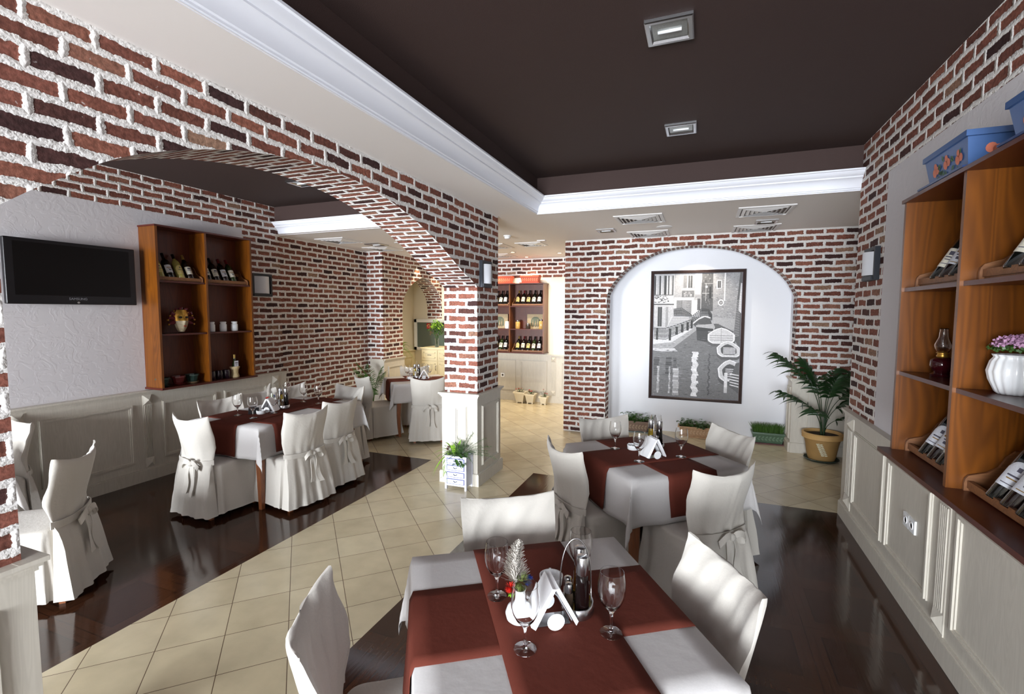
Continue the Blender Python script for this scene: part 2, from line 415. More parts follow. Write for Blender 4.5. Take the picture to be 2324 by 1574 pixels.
# brick wall helpers ------------------------------------------------
def vq(mb, a, b, z0, z1, u0=0.0, mi=0):        # vertical quad from a to b, uv in metres
    l = math.hypot(b[0]-a[0], b[1]-a[1])
    mb.face([(a[0], a[1], z0), (b[0], b[1], z0), (b[0], b[1], z1), (a[0], a[1], z1)], [(u0, z0), (u0+l, z0), (u0+l, z1), (u0, z1)], mi)
def arch_face(mb, P, prof, top, u0=0.0, mi=0, flip=False):     # P(s,z)->3D
    for (s0, z0), (s1, z1) in zip(prof[:-1], prof[1:]):
        q = [P(s0, z0), P(s1, z1), P(s1, top), P(s0, top)]; uv = [(s0+u0, z0), (s1+u0, z1), (s1+u0, top), (s0+u0, top)]
        if flip: q, uv = q[::-1], uv[::-1]
        mb.face(q, uv, mi)
def soffit(mb, P, prof, d0, d1, mi=0, vs=1.22, us=1.0):                      # P(s,z,d)
    L = 0
    for (s0, z0), (s1, z1) in zip(prof[:-1], prof[1:]):
        l = math.hypot(s1-s0, z1-z0)*vs
        mb.face([P(s0, z0, d0), P(s0, z0, d1), P(s1, z1, d1), P(s1, z1, d0)], [(0.1, L), (0.1+us*abs(d1-d0), L), (0.1+us*abs(d1-d0), L+l), (0.1, L+l)], mi)
        L += l
def smooth_prof(pts, n=40):
    # Catmull-Rom through the points
    out = []; P = [pts[0]]+list(pts)+[pts[-1]]; k = max(2, n//(len(pts)-1))
    for i in range(1, len(P)-2):
        for t in range(k):
            t /= k; a, b_, c, d = P[i-1], P[i], P[i+1], P[i+2]
            out.append(tuple(0.5*((2*b_[j])+(-a[j]+c[j])*t+(2*a[j]-5*b_[j]+4*c[j]-d[j])*t*t+(-a[j]+3*b_[j]-3*c[j]+d[j])*t**3) for j in (0, 1)))
    out.append(tuple(pts[-1])); return out

# middle wall with the big arch and the square column
m = MB()
prof = smooth_prof([(0.84, 2.07), (0.99, 2.185), (1.244, 2.345), (1.617, 2.48), (2.0, 2.555), (2.35, 2.577), (2.75, 2.55), (3.2, 2.45), (3.6, 2.305), (3.98, 2.13), (4.32-0.08, 2.03), (4.32, 1.985)], 60)
Y0c, Y1c = 4.32, 4.84
for x, fl_ in ((XA0, False), (XA1, True)):
    P = lambda s, z, x=x: (x, s, z)
    arch_face(m, P, prof, ZC if not fl_ else ZT, 0.0, 0, fl_)
    t = ZC if not fl_ else ZT
    vq(m, (x, YF), (x, 0.84), 0.0, t, YF); vq(m, (x, Y0c), (x, Y1c), 0.0, t, Y0c)
soffit(m, lambda s, z, d: (d, s, z), prof, XA0, XA1)
vq(m, (XA1, Y0c), (XA0, Y0c), 0.0, prof[-1][1], 0.06); vq(m, (XA0, Y1c), (XA1, Y1c), 0.0, ZC, 0); vq(m, (XA0, 0.84), (XA1, 0.84), 0, prof[0][1], 0)
struct('wall_middle', m, BRICK)

# left wall: brick band above, plaster field, brick from the cabinet on
m = MB()
vq(m, (XL, YF), (XL, 4.43), 2.765, ZT, 0, 0); vq(m, (XL, YF), (XL, 4.43), 0, 2.765, 0, 1)
vq(m, (XL, 4.43), (XL, 5.0), 0, ZT, 0, 0)
vq(m, (XL, 5.0), (XL-0.035, 5.0), 0, ZT, 0, 0)
vq(m, (XL-0.035, 5.0), (XL-0.035, 6.87), 0, ZC, 0, 0)
struct('wall_left', m, [BRICK, PLASTER])
# pier and pointed arch wall in the far left corner
XP = -5.05
m = MB()
vq(m, (XL-0.035, 6.87), (XP, 6.87), 0, ZC, 0.05, 0); vq(m, (XP, 6.87), (XP, 7.45), 0, ZC, 0.35, 0)
pp = smooth_prof([(7.45, 1.80), (7.50, 1.98), (7.62, 2.13), (7.80, 2.26), (8.0, 2.355), (8.17, 2.40)], 20) + smooth_prof([(8.17, 2.40), (8.36, 2.36), (8.55, 2.27), (8.70, 2.16), (8.82, 2.02), (YB, 1.86)], 20)[1:]
arch_face(m, lambda s, z: (XP, s, z), pp, ZC, 0.9)
soffit(m, lambda s, z, d: (d, s, z), pp, XP, XP-0.35)
vq(m, (XP-0.35, YB-0.001), (XP, YB-0.001), 1.6, 1.86, 0, 0)
vq(m, (XP-0.35, 7.45), (XP, 7.45), 0, 1.80, 0, 1)
# alcove behind the arch, cream
vq(m, (XP-0.35, 7.2), (XP-0.35, 7.45), 0, 2.7, 0, 1)
vq(m, (XP-0.7, 7.2), (XP-0.7, YB), 0, 2.7, 0, 1); vq(m, (XP-0.7, 7.2), (XP-0.35, 7.2), 0, 2.7, 0, 1)
arch_face(m, lambda s, z: (XP-0.35, s, z), pp, 2.7, 0, 1, True)
m.face([(XP-0.7, 7.2, 2.7), (XP-0.35, 7.2, 2.7), (XP-0.35, YB, 2.7), (XP-0.7, YB, 2.7)], mi=1)
struct('wall_corner', m, [BRICK, CREAMWALL])
# back wall: brick band on top, cream below
m = MB()
vq(m, (XP-0.7, YB), (2.4, YB), 0, 2.40, 0, 1); vq(m, (XP, YB), (2.4, YB), 2.40, ZC, 0, 0); vq(m, (XP-0.7, YB), (XP, YB), 2.40, ZC, 0, 1)
struct('wall_back', m, [BRICK, CREAMWALL])
# niche wall
m = MB()
NL, NR = -1.25, 1.095
pn = smooth_prof([(NL, 1.98), (-1.17, 2.14), (-1.0, 2.33), (-0.80, 2.46), (-0.5, 2.58), (-0.08, 2.62), (0.35, 2.565), (0.66, 2.43), (0.86, 2.29), (1.0, 2.14), (NR, 1.96)], 50)
arch_face(m, lambda s, z: (s, YN, z), pn, ZC)
vq(m, (-1.86, YN), (NL, YN), 0, ZC, -1.86); vq(m, (NR, YN), (2.3, YN), 0, ZC, NR)
soffit(m, lambda s, z, d: (s, d, z), pn, YN, YN+0.27, vs=1.3, us=1.7)
vq(m, (NL, YN), (NL, YN+0.27), 0, 1.98, 0.05); vq(m, (NR, YN+0.27), (NR, YN), 0, 1.96, 0.02)
vq(m, (-1.86, YB), (-1.86, YN), 0, ZC, 0.1)
YNB = 7.36
# white inside of the niche
vq(m, (NL, YN+0.27), (NL-0.01, YNB), 0, 2.8, 0, 1); vq(m, (NR+0.01, YNB), (NR, YN+0.27), 0, 2.8, 0, 1)
vq(m, (NL-0.01, YNB), (NR+0.01, YNB), 0, 2.8, 0, 1)
m.face([(NL-0.02, YN+0.2, 2.72), (NR+0.02, YN+0.2, 2.72), (NR+0.02, YNB, 2.72), (NL-0.02, YNB, 2.72)], mi=1)
arch_face(m, lambda s, z: (s, YN+0.27, z), pn, 2.72, 0, 1, True)
struct('wall_niche', m, [BRICK, WHITEWALL])
# right wall
m = MB()
YE = 4.87
vq(m, (XR, YE), (XR, 4.22), 0, ZT, 0.0, 0); vq(m, (XR, 4.22), (XR, YF), 2.74, ZT, 0.65, 0); vq(m, (XR, 4.22), (XR, YF), 0, 2.74, 0, 1)
vq(m, (2.4, YE), (XR, YE), 0, ZT, 0, 0); vq(m, (2.3, YN), (2.3, YE), 0, ZC, 0, 1)
struct('wall_right', m, [BRICK, PLASTER])
# front wall with two wide windows (behind the camera)
m = MB()
wins = [(-5.25, -2.55), (-2.0, 0.9)]
xs = [-5.33, -5.25, -2.55, -2.0, 0.9, 1.2]
for i in (0, 2, 4): vq(m, (xs[i+1], YF), (xs[i], YF), 0, ZT)
for a, b in wins: vq(m, (b, YF), (a, YF), 0, 0.5); vq(m, (b, YF), (a, YF), 2.4, ZT)
struct('wall_front', m, WHITEWALL)
for k, (a, b) in enumerate(wins):
    m = MB(); w = b-a
    for s in (a, a+w/3-0.02, a+2*w/3-0.02, b-0.06): m.box(s, s+0.07, YF-0.06, YF+0.01, 0.5, 2.4)
    for z in (0.5, 1.75, 2.34): m.box(a, b, YF-0.06, YF+0.01, z, z+0.06)
    struct('window_%d' % (k+1), m, WHITECER)

# ceilings ------------------------------------------------------------
m = MB()
def cl(x0, x1, y0, y1, z): m.face([(x0, y0, z), (x0, y1, z), (x1, y1, z), (x1, y0, z)])
cl(-6.2, 2.4, YL, 9.0, ZC); cl(-2.06, TX-0.01, YF, YL, ZC); cl(TX-0.01, 2.4, TY+0.035, YL, ZC); cl(-2.43, -2.06, 4.84, YL, ZC)
struct('ceiling', m, CEIL)
m = MB()
cl(TX, XR+0.01, YF, TY, ZT)
zb = ZC+0.15
m.face([(TX, YF, zb), (TX, TY, zb), (TX, TY, ZT), (TX, YF, ZT)]); m.face([(TX, TY, zb), (XR, TY, zb), (XR, TY, ZT), (TX, TY, ZT)])
cl(XL-0.05, XA1, YF, YL, ZT)
m.face([(XL-0.01, YL, zb), (XA1, YL, zb), (XA1, YL, ZT), (XL-0.01, YL, ZT)])
struct('ceiling_tray', m, BROWN)

CP = [(-0.02, 0.0), (-0.02, 0.008), (-0.008, 0.010), (-0.008, 0.020), (0.0, 0.024), (0.004, 0.05), (0.016, 0.075), (0.034, 0.092), (0.05, 0.098), (0.05, 0.108), (0.06, 0.112), (0.078, 0.128), (0.088, 0.145), (0.10, 0.148), (0.10, 0.160), (0.0, 0.160)]
m = MB()
rows = [[(TX+0.005+d, YF, ZC-0.004+h) for d, h in CP], [(TX+0.005+d, TY+0.02-d, ZC-0.004+h) for d, h in CP], [(XR, TY+0.02-d, ZC-0.004+h) for d, h in CP]]
m.grid(rows); struct('trim_1', m, CROWN, True, math.radians(25))
m = MB()
m.grid([[(XL, YL+0.05-d, ZC-0.004+h) for d, h in CP], [(XA1, YL+0.03-d, ZC-0.004+h) for d, h in CP]]); struct('trim_2', m, CROWN, True, math.radians(25))

# wainscots -----------------------------------------------------------
NT = [3]
WK = [0]
def wainscot(p0, p1, mods, mat_=None, top=0.93, cap_ends=0.0, mb=None, base=0.115):
    """panelled dado from p0 to p1 (room side is to the LEFT of the direction)"""
    own = mb is None; WK[0] += 1; dz = 0.0005*(WK[0] % 4); top = top+dz; base = base+dz
    mb = mb or MB(); d = Vector((p1[0]-p0[0], p1[1]-p0[1], 0)); Ls = d.length; d.normalize(); n = Vector((-d.y, d.x, 0))
    M = Matrix(((d.x, n.x, 0, p0[0]), (d.y, n.y, 0, p0[1]), (0, 0, 1, 0), (0, 0, 0, 1)))
    e = cap_ends
    mb.box(0.0006, Ls-0.0006, -0.03, 0.0, 0, top-0.02, M=M)
    mb.box(-e*0.7, Ls+e*0.7, -0.03, 0.022, 0, base, M=M); mb.box(-e*0.5, Ls+e*0.5, -0.03, 0.016, base, base+0.0075, M=M)
    for z0, z1, o in ((top-0.045, top-0.03, 0.008), (top-0.03, top-0.016, 0.018), (top-0.016, top, 0.030)): mb.box(-e*o/0.031, Ls+e*o/0.031, -0.05, o, z0, z1, M=M)
    for kd, s0, s1, *zz in mods:
        z0, z1 = zz if zz else (0.20, 0.80)
        if kd == 'frame':
            for w0, w1, o in ((0, 0.036, 0.008), (0.006, 0.024, 0.017)):
                mb.box(s0+w0, s0+w1, 0, o, z0+w0, z1-w0, M=M); mb.box(s1-w1, s1-w0, 0, o, z0+w0, z1-w0, M=M)
                mb.box(s0+w1, s1-w1, 0, o, z0+w0, z0+w1, M=M); mb.box(s0+w1, s1-w1, 0, o, z1-w1, z1-w0, M=M)
        else:
            c = (s0+s1)/2; w = (s1-s0)
            mb.box(s0, s1, 0, 0.006, 0.115, 0.885, M=M)
            for k in range(5):
                x = s0+w*(0.18+0.16*k); mb.box(x-w*0.045, x+w*0.045, 0, 0.012, 0.24, 0.78, M=M)
            for zc in (0.185, 0.835):
                h = w*0.46; P = [M @ Vector(q) for q in ((c-h, 0.006, zc-0.05), (c+h, 0.006, zc-0.05), (c+h, 0.006, zc+0.05), (c-h, 0.006, zc+0.05), (c, 0.035, zc))]
                for q in ((0, 1, 4), (1, 2, 4), (2, 3, 4), (3, 0, 4)): mb.face([P[i] for i in q])
    if own:
        o = struct('trim_%d' % NT[0], mb, mat_ or LIMED); NT[0] += 1; return o
    return mb
# left wall: direction -y so that the room (+x) lies to the left ... (n = (-dy, dx))
wainscot((XL+0.05, 5.0), (XL+0.05, YF), [('frame', 5.0-4.667, 5.0-4.06), ('frame', 5.0-3.963, 5.0-3.348), ('pil', 5.0-4.87, 5.0-4.765), ('pil', 5.0-3.25, 5.0-3.16), ('frame', 5.0-3.065, 5.0-2.322), ('pil', 5.0-2.235, 5.0-2.145), ('frame', 5-2.05, 5-1.4), ('frame', 5-1.3, 5-0.65), ('frame', 5-0.5, 5+0.2)], cap_ends=0.0)
# right wall: direction +y, room lies at -x
wainscot((XR-0.022, YF), (XR-0.022, YE), [('frame', s-YF, e-YF) for s, e in ((-1.9, -1.2), (-1.1, -0.4), (-0.3, 0.4), (0.5, 1.2), (1.3, 1.95), (2.05, 2.87), (3.145, 3.79), (3.86, 4.55))] + [('pil', 2.945-YF, 3.065-YF), ('pil', 4.60-YF, 4.76-YF)])
wainscot((XR-0.022, YE+0.02), (2.3, YE+0.02), [], base=0.115)
# column pedestal, four sides
m = MB(); a, b_, c_, d_ = -2.445, -2.045, 4.285, 4.875
for p0, p1, md in (((b_, c_), (b_, d_), None), ((a, d_), (a, c_), None)): pass
wainscot((b_, c_), (a, c_), [('frame', 0.113, 0.259)], mb=m, cap_ends=0.03)
wainscot((b_, d_), (b_, c_), [('frame', 0.07, 0.49, 0.185, 0.80)], mb=m, cap_ends=0.03)
wainscot((a, c_), (a, d_), [('frame', 0.1, 0.49)], mb=m, cap_ends=0.03); wainscot((a, d_), (b_, d_), [], mb=m, cap_ends=0.03)
struct('trim_%d' % NT[0], m, LIMED); NT[0] += 1
# near pier pedestal
m = MB(); a, b_, c_, d_ = -2.445, -2.045, -1.2, 0.865
wainscot((b_, d_), (b_, c_), [('frame', 0.1, 0.7)], mb=m, cap_ends=0.03); wainscot((a, d_), (b_, d_), [('frame', 0.11, 0.29)], mb=m, cap_ends=0.03); wainscot((a, c_), (a, d_), [], mb=m, cap_ends=0.03)
struct('trim_%d' % NT[0], m, LIMED); NT[0] += 1
# far left pier
m = MB()
wainscot((XP+0.03, 6.84), (XL+0.02, 6.84), [('frame', 0.06, 0.24)], mb=m); wainscot((XP+0.03, 7.45), (XP+0.03, 6.84), [('frame', 0.08, 0.50)], mb=m); 
struct('trim_%d' % NT[0], m, LIMED); NT[0] += 1
wainscot((XP-0.67, YB), (XP-0.67, 7.2), [('frame', 0.1, 0.7), ('frame', 0.8, 1.5)], CREAMWOOD)
# back wall
wainscot((-1.86, YB-0.03), (-4.6, YB-0.03), [('frame', 0.02, 0.60), ('pil', 0.70, 0.80), ('frame', 0.875, 1.43), ('frame', 1.52, 2.08), ('frame', 2.15, 2.65)])
# niche right pier
m = MB()
wainscot((2.3, YN-0.025), (NR-0.02, YN-0.025), [('frame', 0.12, 0.5), ('frame', 0.58, 1.05, 0.2, 0.8)], mb=m); wainscot((NR-0.02, YN-0.025), (NR-0.02, YN+0.27), [('frame', 0.05, 0.25, 0.16, 0.82)], mb=m)
struct('trim_%d' % NT[0], m, LIMED); NT[0] += 1

# ================================================================ CHAIRS IN FABRIC COVERS
def sgnp(v, p): return math.copysign(abs(v)**p, v)
def chair_meshes(seed):
    rnd = random.Random(seed); ph = rnd.uniform(0, 6.28)
    # seat cover with its skirt
    m = MB(); N = 72
    prof = [(0.458, 0.10, -0.10, 0.10, 0), (0.460, 0.19, -0.17, 0.195, 0), (0.455, 0.213, -0.19, 0.222, 0), (0.440, 0.226, -0.20, 0.236, 0.0), (0.38, 0.230, -0.20, 0.240, 0.003), (0.28, 0.236, -0.205, 0.246, 0.006), (0.16, 0.247, -0.215, 0.258, 0.011), (0.045, 0.262, -0.225, 0.275, 0.017)]
    rows = []
    for z, hx, y0, y1, am in prof:
        cy, hy = (y0+y1)/2, (y1-y0)/2; row = []
        for j in range(N):
            a = 2*PI*j/N; x = hx*sgnp(math.cos(a), 0.32); y = cy+hy*sgnp(math.sin(a), 0.32)
            w = am*(math.sin(9*a+ph)*0.6+math.sin(17*a+2.3*ph)*0.5)
            L = math.hypot(x, y-cy); x += x/L*w; y += (y-cy)/L*w
            row.append((x, y, z + (0.004*noise.noise(Vector((x*9, y*9, seed))) if z > 0.44 else 0)))
        rows.append(row)
    b = m.grid(rows, True, flip=True); m.cap([b+j for j in range(N)])
    seat = m.data('seat_cover', FABRIC, True, math.radians(60))
    # back cover: front and rear sheet, rear skirt down to the floor
    m = MB(); MX = 28
    lv = [0.04, 0.09, 0.15, 0.21, 0.27, 0.33, 0.39, 0.44, 0.475, 0.50, 0.525, 0.55, 0.58, 0.61, 0.64, 0.67, 0.70, 0.73, 0.76, 0.79, 0.82, 0.85, 0.875, 0.89, 0.897, 0.90]
    def hw(z):
        if z < 0.5: return 0.205+0.045*((0.5-z)/0.46)**1.2
        return 0.205+0.020*min(1, (z-0.5)/0.32)
    rows = []
    for li, z in enumerate(lv):
        t = max(0, (z-0.46)/0.44); w = hw(z); row = []
        def pt(u, front):
            x = u*w
            cr = u*u*0.060*min(1, max(0, (z-0.45)/0.15))
            yc = -0.215-0.085*t**1.25+cr
            th = 0.020*(1-abs(u)**6*0.7)
            zz = z
            if z > 0.5:
                ztop = 0.845+0.040*abs(u)**2.2
                zz = 0.5+(z-0.5)/0.40*(ztop-0.5)
            if z > 0.86: th *= max(0.05, 1-((z-0.86)/0.04)**2*0.95)
            if front:
                y = yc+th
                if z < 0.45: y = -0.20
                wr = noise.noise(Vector((x*7+z*5, z*6-x*3, seed*3.1)))*0.018 + abs(math.sin(x*34+z*16+ph+2*noise.noise(Vector((x*4, z*4, seed)))))**5*0.011*min(1, t*2)*(1-t*0.3)
                y += wr*min(1, max(0, (z-0.45)*6))
                return (x, y, zz)
            y = yc-th
            g = math.exp(-((z-0.5)/0.10)**2)
            if z < 0.5: y -= 0.075*((0.5-z)/0.46)**0.9+u*u*-0.02*(0.5-z)
            fold = math.sin(u*10+ph+1.2*noise.noise(Vector((u*2, z*3, seed))))*0.5+math.sin(u*19-ph)*0.35
            am = 0.020*max(0, (0.5-z)/0.46)**0.8 if z < 0.5 else 0.010*math.exp(-((z-0.5)/0.14))
            y += fold*am + g*0.010
            if z > 0.52: y += -0.006*max(0, 1-abs(u-0.08-0.1*t)*14)     # centre pleat
            y += noise.noise(Vector((x*9, z*7, seed+5)))*0.008
            return (x, y, zz)
        for i in range(MX+1): row.append(pt(-1+2*i/MX, False))
        for i in range(MX+1): row.append(pt(1-2*i/MX, True))
        rows.append(row)
    b = m.grid(rows, True, flip=False)
    n2 = 2*(MX+1); top = b+(len(lv)-1)*n2
    for i in range(MX): m.cap([top+i, top+i+1, top+n2-2-i, top+n2-1-i])
    back = m.data('back_cover', FABRIC, True, math.radians(70))
    # tie band and bow
    m = MB(); pts = []
    for i in range(15):
        u = -1+2*i/14; pts.append(((u*0.216, -0.245+0.03*u*u+(0.02 if abs(u) > 0.98 else 0), 0.487-0.012*(1-u*u)), (0, 0, 1)))
    m.ribbon(pts, 0.042, th=0.006)
    band = m.data('tie_band', FABRIC, True, math.radians(50))
    m = MB(); bx = rnd.uniform(-0.01, 0.04)
    for s in (-1, 1):
        pts = []
        for k in range(13):
            a = PI*2*k/12; r = 0.5-0.5*math.cos(a)
            pts.append(((bx+s*(0.012+0.082*r), -0.272-0.016*math.sin(a)-0.006*r, 0.478+0.024*math.sin(a)-0.03*r*r), (0, 0.35*math.sin(a/2), 1)))
        m.ribbon(pts, 0.036, th=0.004)
        pts = []
        for k in range(9):
            t = k/8; pts.append(((bx+s*(0.010+0.040*t+0.012*math.sin(5*t+ph)), -0.268-0.045*t-0.006*math.sin(7*t), 0.47-0.235*t-(0.02 if s > 0 else 0)*t), (1, 0.25*math.sin(4*t+s), 0)))
        m.ribbon([(p, (w[0]*(0.55+0.6*i/8), w[1], w[2])) for i, (p, w) in enumerate(pts)], 0.046, th=0.004)
    m.lathe([(0.0, -0.022), (0.014, -0.017), (0.021, 0), (0.014, 0.017), (0, 0.022)], 12, (bx, -0.275, 0.476))
    bow = m.data('bow', FABRIC, True, math.radians(50))
    leg = MB(); leg.box(-0.016, 0.016, -0.016, 0.016, 0, 0.22)
    legm = leg.data('leg', LEGW)
    return seat, back, band, bow, legm
CH = [chair_meshes(k) for k in (1, 2, 3)]
def chair(x, y, face_deg, label, group=None, v=0, tilt=0):
    t = thing('dining_chair', label, 'chair', (x, y, 0), math.radians(face_deg-90), group)
    for me, nm in zip(CH[v][:4], ('seat_cover', 'back_cover', 'tie_band', 'bow')):
        o = bpy.data.objects.new(nm, me); C.objects.link(o); o.parent = t
    for sx, sy in ((-1, -1), (1, -1), (-1, 1), (1, 1)):
        o = bpy.data.objects.new('leg', CH[v][4]); C.objects.link(o); o.parent = t
        o.location = (sx*0.178, 0.190 if sy > 0 else -0.215, 0)
    return t
G1, G2, G3, G4, G5 = 'chairs at the front table', 'chairs at the square table by the canal picture', 'chairs at the long table under the arch', 'chairs at the far corner table', 'chairs at the table by the near left wall'
UF = 33.5; UM = 41.2
chair(-0.835, 1.195, 33.5, 'fabric-covered chair in left foreground, side on, cut off by the bottom of the photo', G1, 0)
chair(-0.700, 1.880, -56.5, 'fabric-covered chair facing the camera behind the front table, nearest the small white chest', G1, 1)
chair(-0.112, 1.660, -149, 'fabric-covered chair at the right of the front table, crumpled back turned inwards', G1, 2)
chair(-0.655, 3.215, 45, 'fabric-covered chair with tied bow at the left side of the middle table, pleated back', G2, 1)
chair(-0.585, 3.800, -50, 'fabric-covered chair facing us at the far left of the middle table, before the brick pier', G2, 2)
chair(0.048, 3.735, -142, 'grey-shaded fabric-covered chair at the far right side of the middle table, by the pot plants', G2, 0)
chair(-0.012, 3.110, 133, 'fabric-covered chair with knotted bow at the near right side of the middle table', G2, 0)
chair(-3.955, 2.970, 88, 'fabric-covered chair with bow at the near head of the long left table', G3, 1)
chair(-3.490, 3.330, 172, 'fabric-covered chair with bow, nearer of the two on the aisle side of the long table', G3, 0)
chair(-3.560, 3.835, 176, 'fabric-covered chair with bow, farther of the two on the aisle side of the long table', G3, 2)
chair(-3.860, 4.330, -96, 'fabric-covered chair at the far head of the long left table', G3, 1)
chair(-4.275, 3.400, -6, 'fabric-covered chair on the wall side of the long table, nearest the camera of its row', G3, 0)
chair(-4.265, 3.850, -3, 'fabric-covered chair in the middle of the wall-side row of the long table', G3, 2)
chair(-4.265, 4.280, -3, 'fabric-covered chair on the wall side of the long table, farthest of its row', G3, 1)
chair(-3.800, 1.610, -140, 'fabric-covered chair alone at left edge, its bow towards the aisle', G5, 2)
chair(-5.020, 1.840, -90, 'fabric-covered chair beside the left wall panelling, half cut off at the photo edge', G5, 1)
chair(-3.475, 5.700, 122, 'fabric-covered chair with bow seen from behind at the far table, beside the brick column', G4, 0)
chair(-4.185, 5.560, 62, 'fabric-covered chair at the left of the far table, in front of the small palm', G4, 1)
chair(-4.110, 6.400, -52, 'fabric-covered chair on the far side of the far table, before the sideboard', G4, 2)

# ================================================================ TABLES AND CLOTHS
def table(x, y, deg, lx, ly, label, cab=False, legs=True):
    t = thing('dining_table', label, 'table', (x, y, 0), math.radians(deg), None)
    m = MB(); m.box(-lx/2, lx/2, -ly/2, ly/2, 0.715, 0.744); m.build('tabletop', LEGW, t)
    m = MB(); i = 0.06
    for a, b_, c, d in ((-lx/2+i, lx/2-i, -ly/2+i, -ly/2+i+0.02), (-lx/2+i, lx/2-i, ly/2-i-0.02, ly/2-i), (-lx/2+i, -lx/2+i+0.02, -ly/2+i, ly/2-i), (lx/2-i-0.02, lx/2-i, -ly/2+i, ly/2-i)): m.box(a, b_, c, d, 0.63, 0.715)
    m.build('apron', LEGW, t)
    for sx in (-1, 1):
        for sy in (-1, 1):
            m = MB(); cx, cy = sx*(lx/2-i-0.005), sy*(ly/2-i-0.005); rows = []
            for k in range(11):
                z = 0.71*k/10; w = 0.017+0.014*(k/10); o = (0.018*math.sin(PI*(k/10)*1.3)-0.012) if cab else 0
                rows.append([(cx+sx*o+a*w, cy+sy*o+b_*w, z) for a, b_ in ((-1, -1), (1, -1), (1, 1), (-1, 1))])
            b0 = m.grid(rows, True); m.cap([b0+3, b0+2, b0+1, b0]); m.build('leg', LEGW, t)
    return t
def cloth_mesh(lx, ly, drop, name, seed=0, z=0.7475):
    """square cloth over a table top, corners falling in cones"""
    m = MB(); n = 12; nd = 9
    def axis(L):
        a = [-L/2+L*i/n for i in range(n+1)]
        return [-L/2-drop*(nd-k)/nd for k in range(nd)]+a+[L/2+drop*(k+1)/nd for k in range(nd)]
    X, Y = axis(lx), axis(ly); rows = []
    for y in Y:
        row = []
        for x in X:
            ex = max(0, abs(x)-lx/2); ey = max(0, abs(y)-ly/2); sx = 1 if x > 0 else -1; sy = 1 if y > 0 else -1
            r = math.hypot(ex, ey)
            if r == 0:
                row.append((x, y, z+0.0008*noise.noise(Vector((x*8, y*8, seed))))); continue
            px = min(max(x, -lx/2), lx/2); py = min(max(y, -ly/2), ly/2)
            f = min(1, r/drop)
            if ex > 0 and ey > 0:
                a = math.atan2(ey, ex); q = math.sin(2*a)
                out = 0.20*q*r+0.010*f
                ca, sa = math.cos(PI/4+(a-PI/4)*(1-0.55*f)), math.sin(PI/4+(a-PI/4)*(1-0.55*f))
                fold = 0.022*math.sin(a*6+seed)*f*q
                row.append((px+sx*(0.006+out*ca+fold*0.7), py+sy*(0.006+out*sa-fold*0.7), z-0.003-r*math.sqrt(max(0.1, 1-(0.20*q)**2))*0.95))
            else:
                s = x if ey > 0 else y
                w = (0.010*math.sin(s*13+seed*1.7)+0.006*math.sin(s*29+seed))*f+0.010*f
                rr = r-0.003
                row.append((px+(sx*(0.006+w) if ex > 0 else 0), py+(sy*(0.006+w) if ey > 0 else 0), z-max(0, rr)))
        rows.append(row)
    m.grid(rows)
    return m.data(name, CLOTH, True, math.radians(80))
def cloth(x, y, deg, lx, ly, drop, label, seed):
    o = bpy.data.objects.new('tablecloth', cloth_mesh(lx, ly, drop, 'tablecloth', seed)); C.objects.link(o)
    o.location = (x, y, 0); o.rotation_euler = (0, 0, math.radians(deg)); sm = o.modifiers.new('thickness', 'SOLIDIFY'); sm.thickness = 0.0012; sm.offset = 1
    return tag(o, label, 'tablecloth', 'cream tablecloths')
def runner(x, y, deg, length, width, drop, label, lift, seed=0, off=0.0, drop2=None):
    """strip along local x, centred at local y = off"""
    m = MB(); z = 0.7475+lift; hl = length/2; rows = []
    d2 = drop if drop2 is None else drop2
    S_ = [-hl-drop+drop*i/8 for i in range(8)]+[-hl+length*i/16 for i in range(17)]+[hl+d2*(i+1)/8 for i in range(8)]
    for s in S_:
        row = []
        for k in range(9):
            v = -width/2+width*k/8+off
            if abs(s) <= hl: row.append((s, v, z+0.0006*noise.noise(Vector((s*7, v*7, seed)))))
            else:
                e = abs(s)-hl; f = e/max(drop, d2); sg = 1 if s > 0 else -1
                w = (0.006*math.sin(v*14+seed)+0.021)*f
                row.append((sg*(hl+0.008+lift+w), v*(1-0.03*f)+0.004*math.sin(e*18), z-e))
        rows.append(row)
    m.grid(rows, flip=True)
    o = m.build('table_runner', RUNNER, None, True, math.radians(80)); o.location = (x, y, 0); o.rotation_euler = (0, 0, math.radians(deg))
    sm = o.modifiers.new('thickness', 'SOLIDIFY'); sm.thickness = 0.001; sm.offset = 1
    return tag(o, label, 'table runner', 'rust brown table runners')
# front table
FX, FY = -0.461, 1.503
table(FX, FY, UF, 0.87, 0.87, 'square wooden table under cream cloth in the foreground')
cloth(FX, FY, UF, 0.88, 0.88, 0.285, 'cream tablecloth on the foreground table', 1)
runner(FX, FY, UF, 0.88, 0.38, 0.25, 'lower rust-brown runner on the foreground table, hanging over its left edge', 0.0025, 1, off=0.0)
runner(FX, FY, UF+90, 0.88, 0.38, 0.25, 'upper rust-brown runner on the foreground table, crossing over the other beneath the napkin holder', 0.0050, 2)
MX_, MY_ = -0.313, 3.480
table(MX_, MY_, UM, 0.87, 0.87, 'square wooden table under cream cloth before the canal picture')
cloth(MX_, MY_, UM, 0.88, 0.88, 0.285, 'cream tablecloth on the middle table before the canal picture', 2)
runner(MX_, MY_, UM+90, 0.88, 0.37, 0.25, 'lower rust-brown runner on the middle table, hanging over the near right edge', 0.0025, 3)
runner(MX_, MY_, UM, 0.88, 0.37, 0.27, 'upper rust-brown runner on the middle table, hanging over the near left edge', 0.0050, 4)
LX_, LY_ = -3.930, 3.668
table(LX_, LY_, 1.0, 0.82, 1.34, 'long wooden table under cream cloth below the brick arch')
cloth(LX_, LY_, 1.0, 0.84, 1.36, 0.28, 'cream tablecloth on the long table under the arch', 3)
